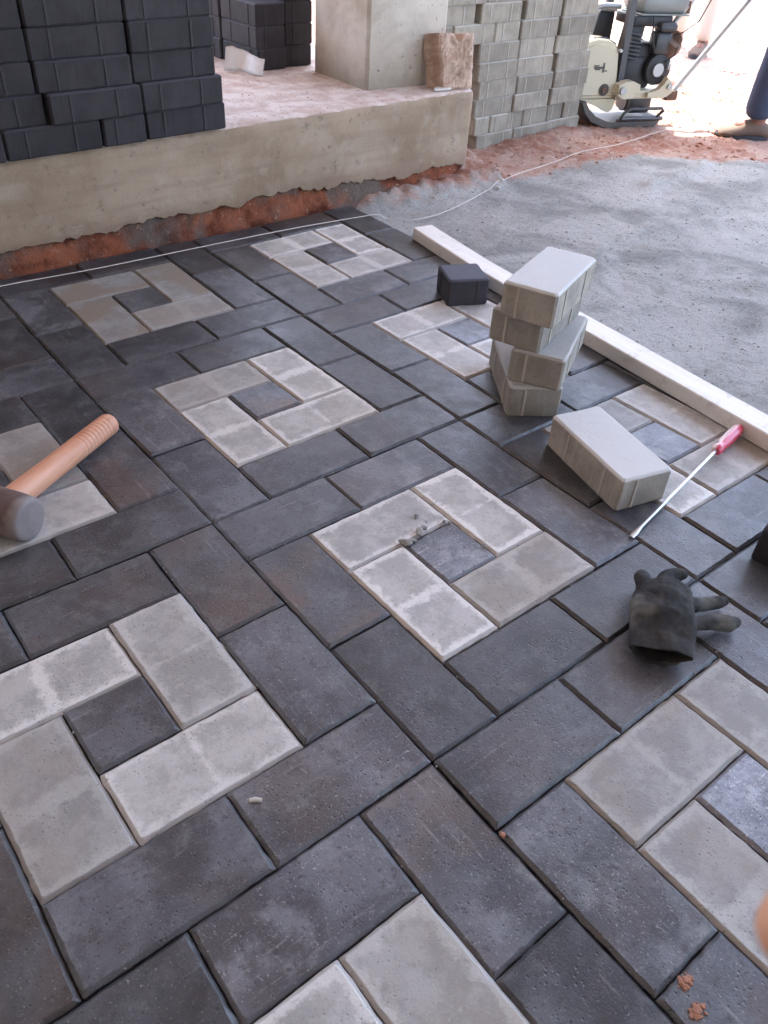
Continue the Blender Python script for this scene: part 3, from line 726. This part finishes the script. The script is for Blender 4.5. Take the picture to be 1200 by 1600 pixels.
def crease(rs, k0=0):
    o = []
    for i, r in enumerate(rs):
        c_ = sum(r, Vector())/len(r); q = []
        for j, p_ in enumerate(r):
            a_ = 2*math.pi*j/len(r)
            f_ = 1 + .07*math.sin(3*a_+1.1*(i+k0)) + .05*math.sin(5*a_-.8*(i+k0)+1) - .16*math.exp(-((a_-1.9)/.35)**2)*(i+k0 < 4) + .05*nz(j*.7, i*1.3, 2)
            q.append(c_ + (p_-c_)*f_)
        o.append(q)
    return o
out = crease(limb_rings(cen, wid, thk, 28))
# open cuff: outer skin, rim, inner cavity
ci = [cen[0], cen[1], cen[2], cen[3]]
inn_ = crease(limb_rings(ci, [w-.0030 for w in wid[:4]], [t-.0030 for t in thk[:4]], 28))
allr = list(reversed(inn_)) + out
mb.rings(allr)
def finger(mb, pts, rads, n=12): mb.tube(pts, rads, n)
finger(mb, [gl(.378, -.490, .030), gl(.395, -.474, .032), gl(.408, -.463, .026), gl(.416, -.463, .016), gl(.418, -.466, .011)], [.013, .0115, .0105, .0095, .006])
finger(mb, [gl(.400, -.500, .026), gl(.425, -.488, .022), gl(.448, -.480, .015), gl(.471, -.483, .012), gl(.480, -.488, .010)], [.014, .0125, .011, .0095, .006])
finger(mb, [gl(.405, -.510, .024), gl(.428, -.502, .016), gl(.446, -.498, .010), gl(.457, -.497, .009)], [.013, .0115, .009, .006])
finger(mb, [gl(.400, -.525, .024), gl(.425, -.532, .020), gl(.444, -.540, .015), gl(.467, -.549, .013), gl(.481, -.553, .011)], [.014, .0112, .0100, .0095, .006])
finger(mb, [gl(.375, -.545, .024), gl(.398, -.556, .022), gl(.418, -.566, .018), gl(.442, -.580, .015), gl(.457, -.586, .012)], [.015, .0108, .0108, .0118, .007])
gv = remeshed(mb, 'work_glove', M_GLOVE, .0015, None, 4, .006); gv.location = (GO.x, GO.y, .0005)
tag(gv, 'black knitted work glove lying crumpled with its cuff open, fingers spread', 'glove')

def skin_m(n, p):
    v = n.coord(); c = n.mix(n.ramp(n.noise(v, 30, 4, .6), .35, .65), (.50, .24, .15), (.60, .33, .22)); n.inp(p.inputs['Base Color'], c); n.bump(p, n.noise(v, 260, 3, .6), .0006, .5)
M_SKIN = mat('skin', (.55, .3, .2), .55, .4, build=skin_m)
M_SKIN2 = mat('dark_skin', (.23, .11, .08), .55, .4)
def hand(mb, o, fwd, side, up, k=1.0, curl=.4):
    """palm + four fingers + thumb; o = wrist, fwd = towards fingertips, side = towards thumb"""
    f, s, u = Vector(fwd).normalized(), Vector(side).normalized(), Vector(up).normalized(); o = Vector(o)
    def L(a, b_, c=0): return o + f*a*k + s*b_*k + u*c*k
    rs = []
    for a, w_, t_ in ((-.03, .026, .02), (0, .027, .019), (.03, .036, .018), (.06, .041, .017), (.085, .040, .014), (.096, .036, .009)):
        rs.append([L(a, w_*math.cos(q), t_*math.sin(q)) for q in [2*math.pi*i/18 for i in range(18)]])
    mb.rings(rs)
    for b_, ln, r in ((.031, .070, .0095), (.0105, .078, .0098), (-.0105, .072, .0092), (-.031, .056, .0082)):
        pts = [L(.07, b_)]; a, c, th = .09, 0, 0; rad_ = [r*1.1*k]
        for i, seg in enumerate((.10, .40, .28, .22)):
            th += curl*(.4 if i == 0 else 1)
            a += ln*seg*math.cos(th); c -= ln*seg*math.sin(th); pts.append(L(a, b_*(1+.12*i), c)); rad_.append(r*(1-.05*i)*k)
        a += .006*math.cos(th); c -= .006*math.sin(th); pts.append(L(a, b_*1.45, c)); rad_.append(r*.5*k)
        mb.tube(pts, rad_, 12)
    mb.tube([L(.015, .018), L(.035, .042, -.006), L(.058, .058, -.014), L(.080, .066, -.022), L(.086, .067, -.025)], [.015*k, .0135*k, .0115*k, .0098*k, .006*k], 12)
# the photographer's hand: its index fingertip reaches into the right edge of the view
mb = MB(); fw = Vector((-.60, .34, .72)).normalized()
tipp = CAM + (RT*((1176-600)/1263.1) + UP*((800-1452)/1263.1) + FW)*.112
fdir = (RT*-1 + UP*.10).normalized(); fsd = (UP + RT*.10).normalized(); fup = -FW
wr = tipp - fdir*.170 - fsd*.044
hand(mb, (0, 0, 0), fdir, fsd, fup, 1.0, .03)
mb.tube([Vector((0, 0, 0)), -fdir*.06, -fdir*.16-UP*.02, -fdir*.27-UP*.05], [.024, .027, .034, .04], 18)
ph = remeshed(mb, 'hand', M_SKIN, .0022, None, 4); ph.location = wr
tag(ph, 'blurred fingertip of the photographer at the lower right edge', 'hand')

# ------------------------------------------------------------ people in the yard
M_JEANS = mat('blue_jeans', (.055, .075, .13), .9)
M_SHIRT = mat('grey_shirt', (.35, .36, .38), .9); M_PALE = mat('pale_trousers', (.55, .50, .45), .9); M_SHORT = mat('dark_shorts', (.05, .05, .06), .9)
M_SHOE = mat('brown_sandal', (.15, .105, .08), .8); M_HAIR = mat('black_hair', (.02, .018, .016), .6)
def skinned(name, V_, E_, rads, m, parent, sub=2):
    me = bpy.data.meshes.new(name); me.from_pydata([tuple(v) for v in V_], E_, []); me.materials.append(m)
    o = bpy.data.objects.new(name, me); link(o, parent)
    bm = bmesh.new(); bm.from_mesh(me); bm.verts.layers.skin.verify(); bm.to_mesh(me); bm.free()
    for i, r in enumerate(rads):
        rr = r if hasattr(r, '__len__') else (r, r)
        me.skin_vertices[0].data[i].radius = rr
    me.skin_vertices[0].data[0].use_root = True
    s = o.modifiers.new('skin', 'SKIN'); s.use_smooth_shade = True
    b = o.modifiers.new('sub', 'SUBSURF'); b.levels = sub; b.render_levels = sub
    return o
def person(loc, rz, label, mtrouser, mshirt, mskin, shorts=False, arms='down', step=.12, lean=.0):
    """faces +x locally; a standing or striding adult 1.7 m tall, scaled to the site"""
    t = empty('person', loc, rz); tag(t, label, 'person'); K = 1.0
    hipz = .90; sh = 1.40
    F = [(.0+step, .10), (-step, -.10)]
    V = [(0, 0, .95), (lean*.3, 0, 1.10), (lean*.7, 0, 1.27), (lean, 0, 1.40), (lean*1.1+.01, 0, 1.50), (lean*1.2+.02, 0, 1.56), (lean*1.2+.03, 0, 1.66)]
    Rd = [(.14, .11), (.13, .10), (.15, .11), (.13, .09), (.055, .055), (.085, .075), (.085, .075)]
    E = [(0, 1), (1, 2), (2, 3), (3, 4), (4, 5), (5, 6)]
    legs = []
    for (fx, fy) in F:
        n = len(V); kx = fx*.5+.03
        V += [(0, fy*.9, .86), (kx, fy, .48), (fx-.02, fy, .10), (fx-.03, fy, .045), (fx+.07, fy*1.1, .028)]
        Rd += [.085, .055, .038, .036, (.035, .022)]
        E += [(0, n), (n, n+1), (n+1, n+2), (n+2, n+3), (n+3, n+4)]; legs.append(n)
    hands = []
    for sy in (1, -1):
        n = len(V); S = (lean, .17*sy, 1.38)
        if arms == 'grip': El, Wr = (lean+.14, .24*sy, 1.14), (lean+.40, .15*sy, 1.00)
        else: El, Wr = (lean-.02, .25*sy, 1.11), (lean+.06, .26*sy, .87)
        V += [S, El, Wr]; Rd += [.055, .042, .028]; E += [(3, n), (n, n+1), (n+1, n+2)]; hands.append((Vector(Wr), (Vector(Wr)-Vector(El)).normalized(), sy))
    skinned('body', V, E, Rd, mskin, t)
    # trousers / shorts over the legs
    VV = [(0, 0, .99), (0, 0, .90)]; RR = [(.150, .118), (.155, .122)]; EE = [(0, 1)]
    for q, (fx, fy) in enumerate(F):
        n = len(VV); kx = fx*.5+.03
        if shorts: VV += [(0, fy*.9, .82), (kx*.8, fy, .58)]; RR += [.102, .088]; EE += [(1, n), (n, n+1)]
        else: VV += [(0, fy*.9, .82), (kx, fy, .48), (fx-.02, fy, .14), (fx-.020, fy, .062)]; RR += [.100, .072, .060, .062]; EE += [(1, n), (n, n+1), (n+1, n+2), (n+2, n+3)]
    skinned('shorts' if shorts else 'trousers', VV, EE, RR, mtrouser, t)
    VV = [(0, 0, .97), (lean*.3, 0, 1.10), (lean*.7, 0, 1.27), (lean, 0, 1.41)]; RR = [(.158, .126), (.148, .116), (.165, .124), (.135, .10)]; EE = [(0, 1), (1, 2), (2, 3)]
    for wr_, d, sy in hands:
        n = len(VV); S = Vector((lean, .17*sy, 1.385)); El = Vector((lean+.14, .24*sy, 1.14)) if arms == 'grip' else Vector((lean-.02, .25*sy, 1.11))
        VV += [tuple(S), tuple(S.lerp(El, .7))]; RR += [.072, .060]; EE += [(3, n), (n, n+1)]
    skinned('shirt', VV, EE, RR, mshirt, t)
    mb = MB()
    for wr_, d, sy in hands:
        s = Vector((0, 0, 1)) if arms == 'grip' else Vector((1, 0, 0))
        s = (s - d*s.dot(d)).normalized(); hand(mb, wr_, d, s, Vector((0, sy, 0)), .95, .55 if arms == 'grip' else .25)
    remeshed(mb, 'hand', mskin, .004, t, 3)
    hx, hz = lean*1.2+.03, 1.62
    mb = MB(); rs = []
    for k in range(9):
        a = math.pi*k/8*.62; r = math.sin(a) if k else .02
        rs.append([(hx-.012+.092*r*math.cos(q)-.02*k/8, .082*r*math.sin(q), hz+.035+.105*math.cos(a)) for q in [2*math.pi*i/20 for i in range(20)]])
    mb.rings(rs, cap1=False); mb.build('hair', M_HAIR, t, True)
    mb = MB()
    for sy in (1, -1):
        mb.box((hx+.072, .030*sy, hz+.01), (.02, .022, .012), bev=.005); mb.box((hx-.01, .082*sy, hz-.01), (.03, .015, .055), bev=.006)
    mb.box((hx+.088, 0, hz-.022), (.028, .024, .036), bev=.009); mb.box((hx+.074, 0, hz-.058), (.018, .042, .012), bev=.005); mb.build('face', mskin, t, True)
    for q, (fx, fy) in enumerate(F):
        mb = MB(); rg = []
        for a, w_, h_ in ((-.085, .022, .03), (-.07, .034, .055), (-.03, .036, .070), (.02, .038, .066), (.05, .044, .050), (.085, .046, .040), (.112, .038, .032), (.125, .020, .022)):
            rg.append([(fx+a, fy*1.03+w_*math.cos(p_), h_/2+.002+h_/2*math.sin(p_)) for p_ in [2*math.pi*i/14 for i in range(14)]])
        mb.rings(rg); so_ = mb.build('shoe', M_SHOE, t, True)
        mb = MB(); rg = []
        for z_ in (0, .016): rg.append([(fx+.022+.112*math.cos(p_), fy*1.03+.047*math.sin(p_)*(1+.12*math.cos(p_)), z_) for p_ in [2*math.pi*i/20 for i in range(20)]])
        mb.rings(rg); mb.build('sole', M_SHORT, so_)
    return t
person((3.140, .919, -.036), rad(141), 'worker in blue jeans and brown shoes, cut off by the right edge', M_JEANS, M_SHIRT, M_SKIN2, arms='grip', step=.17)
person((4.45, 2.30, -.036), rad(200), 'distant person in pale trousers standing in the glaring sun beyond the compactor', M_PALE, M_SHIRT, M_SKIN2, step=.1)
person((3.55, 2.22, -.036), rad(-120), 'bare-legged person in dark shorts standing behind the plate compactor', M_SHORT, M_SHIRT, M_SKIN2, shorts=True, step=.1)

# ------------------------------------------------------------ plate compactor
M_CREAM = mat('cream_paint', (.60, .56, .42), .5, .4); M_BLACK = mat('black_engine_paint', (.035, .036, .04), .5, .4); M_DGREY = mat('dark_grey_metal', (.075, .078, .085), .45, .4, .3)
M_PLATE = mat('worn_cast_plate', (.12, .115, .115), .45, .4, .6); M_SILV = mat('painted_silver', (.42, .43, .44), .4, .5, .5); M_BROWN = mat('rusty_muffler', (.16, .10, .075), .8, .3, .2)
M_TANK = mat('grey_green_tank', (.26, .28, .27), .35, .5); M_LOGO = mat('dark_decal', (.08, .08, .07), .6)
pc = empty('plate_compactor', (2.537, 1.303, -.034), rad(-20)); tag(pc, 'petrol plate compactor with cream belt cover and steel handle bars on the soil', 'plate compactor')
def part(name, m, fn, parent=None, smooth=True):
    mb = MB(); fn(mb); return mb.build(name, m, parent or pc, smooth)
# base plate: curled up at its front (left) edge
def f(mb):
    rs = []
    for y in (0, .02, .19, .21):
        pr = []
        for x, z in ((-.17, .095), (-.150, .058), (-.115, .026), (-.06, .006), (0, 0), (.2, 0), (.222, .012), (.228, .032)): pr.append((x+(.0 if .01 < y < .2 else .012)*(1 if x < 0 else -1), y, z))
        for x, z in ((.216, .032), (.205, .022), (0, .022), (-.05, .028), (-.10, .046), (-.135, .074), (-.157, .102)): pr.append((x+(.0 if .01 < y < .2 else .012)*(1 if x < 0 else -1), y, z))
        rs.append(pr)
    mb.rings(rs)
part('base_plate', M_PLATE, f)
part('rear_lip', M_PLATE, lambda mb: (mb.tube([(.03, -.004, .034), (.06, -.006, .036), (.22, -.004, .034)], .008, 8), mb.box((.12, .01, .028), (.2, .02, .014), bev=.004)))
part('lifting_rail', M_DGREY, lambda mb: mb.tube([(.02, -.005, .032), (.03, -.015, .060), (.06, -.018, .074), (.2, -.018, .074), (.212, -.016, .066), (.190, -.004, .036)], .0062, 8))
part('exciter_housing', M_DGREY, lambda mb: (mb.box((.145, .11, .082), (.10, .12, .085), bev=.012), mb.tube([(.09, .11, .075), (.2, .11, .075)], .035, 14)))
part('bed_plate', M_CREAM, lambda mb: (mb.box((.11, .10, .127), (.26, .17, .012), bev=.003), mb.box((.11, .022, .118), (.23, .012, .03), bev=.003)))
def f(mb):  # curved cradle at the rear
    poly = [(.128, .112), (.128, .128), (.150, .132), (.175, .140), (.193, .158), (.205, .182), (.222, .170), (.236, .150), (.238, .128), (.215, .112)]
    mb.prism(poly, -.004, .022, lambda a, b_, d: (a, d, b_))
part('rear_cradle', M_CREAM, f)
def f(mb):
    poly = [(-.015, .122), (-.015, .158), (.01, .170), (.045, .172), (.078, .160), (.082, .140), (.060, .132), (.060, .112), (.015, .108)]
    mb.prism(poly, -.012, .030, lambda a, b_, d: (a, d, b_))
part('handle_bracket', M_CREAM, f)
part('bolt', M_SILV, lambda mb: mb.tube([(.002, -.022, .140), (.002, -.012, .140)], .014, 10))
part('bolt', M_SILV, lambda mb: mb.tube([(.218, -.012, .150), (.218, 0, .150)], .010, 10))
# cream belt guard
def f(mb):
    poly = [(-.185, .100), (-.190, .215), (-.185, .270), (-.165, .300), (-.12, .312), (-.07, .308), (-.035, .290), (-.018, .262), (-.006, .20), (.006, .12), (.012, .100)]
    def ring(s, d, grow=0): 
        cx, cz = -.09, .2; return [(cx+(a-cx)*s, d, cz+(b_-cz)*s) for a, b_ in poly]
    mb.rings([ring(1, .115), ring(1, .05), ring(.985, .040), ring(.95, .034), ring(.86, .033), ring(.82, .026), ring(.4, .026)])
part('belt_guard', M_CREAM, f)
def f(mb):
    poly = [(-.165, .100), (.012, .102), (.004, .066), (-.012, .052), (-.03, .055), (-.085, .078)]
    mb.prism(poly, .034, .060, lambda a, b_, d: (a, d, b_))
gs_ = part('guard_skirt', M_CREAM, f)
def f(mb):   # emblem on the cover: a crossed, winged mark
    y = .0245
    mb.box((-.098, y, .214), (.046, .002, .007), bev=0); mb.box((-.080, y, .214), (.006, .0022, .034)); mb.box((-.112, y, .221), (.022, .0018, .004)); mb.box((-.072, y, .203), (.018, .0026, .004)); mb.box((-.104, y, .208), (.02, .0024, .003))
part('emblem', M_LOGO, f, smooth=False)
part('bolt', M_BROWN, lambda mb: mb.tube([(-.060, .018, .136), (-.060, .028, .136)], .012, 12))
part('bolt_recess', M_LOGO, lambda mb: mb.tube([(-.060, .0235, .136), (-.060, .0262, .136)], .022, 16))
# roll frame
part('frame_post', M_DGREY, lambda mb: (mb.prism([(0, .10), (.024, .10), (.006, .50), (-.020, .50)], .025, .050, lambda a, b_, d: (a, d, b_))))
part('frame_post', M_DGREY, lambda mb: (mb.prism([(0, .10), (.024, .10), (.006, .50), (-.020, .50)], .185, .205, lambda a, b_, d: (a, d, b_))))
def f(mb):
    mb.tube([(-.105, .15, .27), (-.098, .15, .33), (-.088, .15, .385), (-.076, .15, .400), (-.05, .15, .404), (.02, .15, .402)], .011, 10)
    mb.tube([(-.080, .17, .27), (-.07, .17, .33), (-.062, .17, .375), (-.05, .17, .388), (.02, .17, .386)], .006, 8)
part('engine_guard', M_SILV, f)
part('shroud', M_BLACK, lambda mb: mb.box((-.03, .19, .325), (.10, .04, .12), bev=.01))
# engine
part('crankcase', M_BLACK, lambda mb: (mb.box((.10, .12, .19), (.13, .13, .12), bev=.015), mb.box((.12, .12, .24), (.10, .12, .10), bev=.015)))
def f(mb):
    for k in range(7): mb.box((.045, .055, .245+.0135*k), (.055, .05, .0045), rot=Matrix.Rotation(.12, 3, 'Y'), bev=.001)
part('cooling_fins', M_DGREY, f, smooth=False)
part('cylinder_head', M_BLACK, lambda mb: mb.box((.055, .09, .30), (.06, .07, .14), rot=Matrix.Rotation(.12, 3, 'Y'), bev=.008))
part('fuel_tank', M_TANK, lambda mb: (mb.box((.155, .12, .425), (.21, .16, .070), bev=.022), mb.box((.155, .12, .389), (.22, .165, .006), bev=.002)))
part('tank_bracket', M_BLACK, lambda mb: mb.box((.11, .11, .368), (.17, .14, .036), bev=.006))
part('filler_cap', M_BLACK, lambda mb: mb.tube([(.15, .12, .455), (.15, .12, .478)], .024, 16))
part('air_filter', M_DGREY, lambda mb: (mb.box((.172, .045, .350), (.078, .06, .034), bev=.012), mb.box((.165, .05, .295), (.070, .06, .075), bev=.01)))
part('muffler', M_BROWN, lambda mb: mb.tube([(.215, .03, .30), (.212, .035, .292), (.21, .12, .292), (.21, .125, .292)], [.030, .048, .048, .03], 20))
def f(mb):
    mb.tube([(.175, .055, .205), (.175, .045, .205), (.175, .030, .205), (.175, .022, .205)], [.058, .06, .055, .025], 24)
rc = part('recoil_starter', M_BLACK, f)
part('starter_disc', M_SILV, lambda mb: mb.tube([(.165, .022, .205), (.165, .016, .205)], .024, 16), rc)
part('switch', M_SILV, lambda mb: mb.box((.205, .012, .222), (.010, .008, .030), bev=.002), rc)
part('pull_cord', M_BLACK, lambda mb: mb.tube([(.185, .02, .23), (.21, .0, .26), (.215, -.002, .29)], .003, 6))
part('fuel_hose', M_BLACK, lambda mb: mb.tube([(.10, .03, .385), (.095, .012, .34), (.105, .006, .30), (.13, .02, .27)], .0035, 6))
part('throttle_cable', M_BLACK, lambda mb: mb.tube([(.20, .03, .32), (.23, .0, .34), (.27, -.02, .38), (.30, -.02, .45)], .0025, 6))
part('spark_plug_cap', M_BROWN, lambda mb: mb.tube([(.03, .05, .30), (.018, .035, .312)], .008, 8))
part('belt_guard_rim', M_DGREY, lambda mb: mb.tube([(-.13, .05, .31), (-.08, .05, .312), (-.035, .05, .293), (-.015, .05, .262), (-.003, .05, .20), (.009, .05, .12)], .003, 6))
for hx_, hz_ in ((-.02, .272), (-.008, .13), (.06, .128), (.15, .128)): part('bolt', M_SILV, lambda mb: mb.tube([(hx_, .018, hz_), (hx_, .034, hz_)], .006, 6))
# handle bars: they run up to the right and meet in a grip beyond the frame
def lw(x, y, z):   # world -> local
    d = Vector((x, y, z))-Vector((2.537, 1.303, -.034)); c, s = math.cos(rad(20)), math.sin(rad(20)); return Vector((d.x*c-d.y*s, d.x*s+d.y*c, d.z))
A0, A1 = lw(2.60, 1.35, .10), lw(2.84, 1.28, .40); B0, B1 = lw(2.80, 1.25, .075), lw(3.02, 1.15, .41)
A2 = A0+(A1-A0)*2.35; B2 = B0+(B1-B0)*2.15
part('handle_bar', M_SILV, lambda mb: mb.tube([A0, A1, A2], .0105, 10))
part('handle_bar', M_SILV, lambda mb: mb.tube([B0, B1, B2], .0105, 10))
part('handle_clamp', M_BROWN, lambda mb: mb.box(A0+(A1-A0)*.92, (.03, .02, .05), bev=.006))
part('grip_bar', M_BLACK, lambda mb: mb.tube([A2, B2], .013, 12))
part('pivot_block', M_BROWN, lambda mb: mb.box(B0, (.055, .03, .036), bev=.005))

# ------------------------------------------------------------ crumbs, clods, grit
M_CRUMB = mat('concrete_crumb', (.30, .29, .27), .9, .2); M_CLOD = mat('red_clod', (.38, .20, .14), .95, .1); M_PEB = mat('pale_pebble', (.55, .52, .48), .8, .2)
for i, (x, y, a, b_, c) in enumerate([(.205, -.2025, .020, .010, .009), (.238, -.196, .020, .012, .008), (.250, -.192, .012, .009, .006), (.2175, -.204, .014, .007, .005), (.2849, -.1985, .007, .006, .005), (.290, -.204, .006, .005, .004), (.2957, -.2742, .008, .006, .005)]):
    blob('concrete_crumb', M_CRUMB, (x, y, c*.4), (a, b_, c), 20+i, ['grey concrete crumb at the left corner of the middle dark half paver', 'biggest grey crumb on the top edge of the middle dark half paver', 'grey crumb near the top corner of the middle dark half paver', 'grey crumb between the two biggest ones above the middle half paver', 'tiny grey crumb in the joint right of the middle half paver, left one', 'tiny grey crumb in the joint right of the middle half paver, right one', 'small grey crumb at the right corner of the middle dark half paver'][i], 'crumb', 'crumbs on the middle motif')
blob('pebble', M_CRUMB, (.2579, -.1643, .003), (.009, .008, .006), 33, 'round grey pebble on the white paver above the middle dark half paver', 'pebble')
mb = MB(); mb.tube([(0, 0, .0028), (.006, .001, .003), (.013, 0, .0028)], [.0022, .0028, .0022], 8); cg = mb.build('mortar_sliver', M_PEB, smooth=True); cg.location = (-.188, -.4228, 0); cg.rotation_euler = (0, 0, -.62)
tag(cg, 'thin pale sliver of mortar on a dark paver below the lower left motif', 'mortar sliver')
for i, (x, y, s) in enumerate([(.0321, -.8083, .012), (.0212, -.8294, .013)]):
    rr = random.Random(50+i); mb = MB()
    for q in range(60):
        a_ = rr.uniform(0, 6.3); d_ = s*rr.random()**.8*.75; r_ = rr.uniform(.0006, .0026)*(1.3-d_/s)
        c_ = Vector((math.cos(a_)*d_, math.sin(a_)*d_*.7, r_*.5)); m_ = Matrix.Rotation(rr.uniform(0, 6), 3, 'Z')
        mb.box(c_, (r_*2.2, r_*1.6, r_*1.3), rot=m_, bev=r_*.4)
    o = mb.build('soil_clod', M_CLOD); o.location = (x, y, .0002)
    tag(o, ('upper' if i == 0 else 'lower')+' of two crumbled red soil clods on a dark paver in the lower right corner', 'soil clod')
blob('soil_clod', M_CLOD, (-.0005, -.6084, .001), (.007, .006, .005), 60, 'tiny red soil clod in the joint near the bottom centre', 'soil clod')
def scatter(name, m, n, fn, smin, smax, seed):
    rr = random.Random(seed); mb = MB()
    for _ in range(n):
        p = fn(rr)
        if p is None: continue
        s = smin*(smax/smin)**(rr.random()**2.2)
        T = [Vector((1, 0, -.4)), Vector((-.5, .87, -.4)), Vector((-.5, -.87, -.4)), Vector((.1, 0, .30)), Vector((.5, .6, .12)), Vector((-.7, .1, .15))]
        rz_ = Matrix.Rotation(rr.uniform(0, 6.3), 3, 'Z')
        q = [rz_ @ Vector((t.x*rr.uniform(.6, 1.1), t.y*rr.uniform(.6, 1.1), t.z*rr.uniform(.5, 1)))*s*.5 + Vector(p) + Vector((0, 0, s*.15)) for t in T]
        mb.add(q, [(0, 4, 3), (4, 1, 3), (1, 5, 3), (5, 2, 3), (2, 0, 3), (0, 1, 4), (1, 2, 5), (0, 2, 1)])
    o = mb.build(name, m); tag(o, kind='stuff'); return o
def on_pave(rr):
    x, y = rr.uniform(-.9, 1.0), rr.uniform(-1.0, 1.0)
    return (x, y, .0005)
def on_joint(rr):
    x, y = rr.uniform(-.9, 1.0), rr.uniform(-1.0, 1.0)
    if rr.random() < .5: x = round(x*10)/10+rr.gauss(0, .003)
    else: y = round(y*10)/10+rr.gauss(0, .003)
    return (x, y, -.001)
o = scatter('sand_grit', M_CRUMB, 2600, on_pave, .0007, .003, 5); o['label'] = 'fine grit and sand grains strewn over the pavers'
o = scatter('joint_grit', M_CRUMB, 1500, on_joint, .001, .0045, 6); o['label'] = 'mortar bits caught along the joints'
def on_sand(rr):
    x, y = rr.uniform(1.0, 3.2), rr.uniform(-.9, 1.15); return (x, y, ground_z(x, y))
def on_soil(rr):
    x, y = rr.uniform(1.5, 3.6), rr.uniform(.8, 1.9)
    if soil_fac(x, y) < .4: return None
    return (x, y, ground_z(x, y))
def on_soil_far(rr):
    x, y = rr.uniform(2.6, 5.5), rr.uniform(.5, 4); return (x, y, gz(x, y))
o = scatter('gravel', M_CRUMB, 9000, on_sand, .0018, .010, 8); o['label'] = 'grey grit in the sand bed'
o = scatter('soil_crumbs', M_CLOD, 2600, on_soil, .003, .022, 9); o['label'] = 'red soil crumbs'
o = scatter('soil_clods_far', M_CLOD, 1500, on_soil_far, .008, .05, 10); o['label'] = 'red soil clods in the sunny yard'
def on_plat(rr):
    s, d = rr.uniform(.0, .9), rr.uniform(.012, .5); p = P2(s, d, PLAT)+WB; return (p.x, p.y, PLAT)
o = scatter('platform_debris', M_CLOD, 900, on_plat, .001, .007, 11); o['label'] = 'red soil specks on the platform top'
for i, (x, y) in enumerate([(1.60, 1.00), (1.63, 1.03), (1.56, .97)]):
    blob('stone_chip', M_PEB, (x, y, ground_z(x, y)+.004), (.018, .012, .012), 70+i, ['pale stone chip nearest the string beyond the platform corner', 'farthest of the three pale stone chips beyond the platform corner', 'leftmost pale stone chip on the sand beyond the platform corner'][i], 'stone chip', 'stone chips near the platform corner')
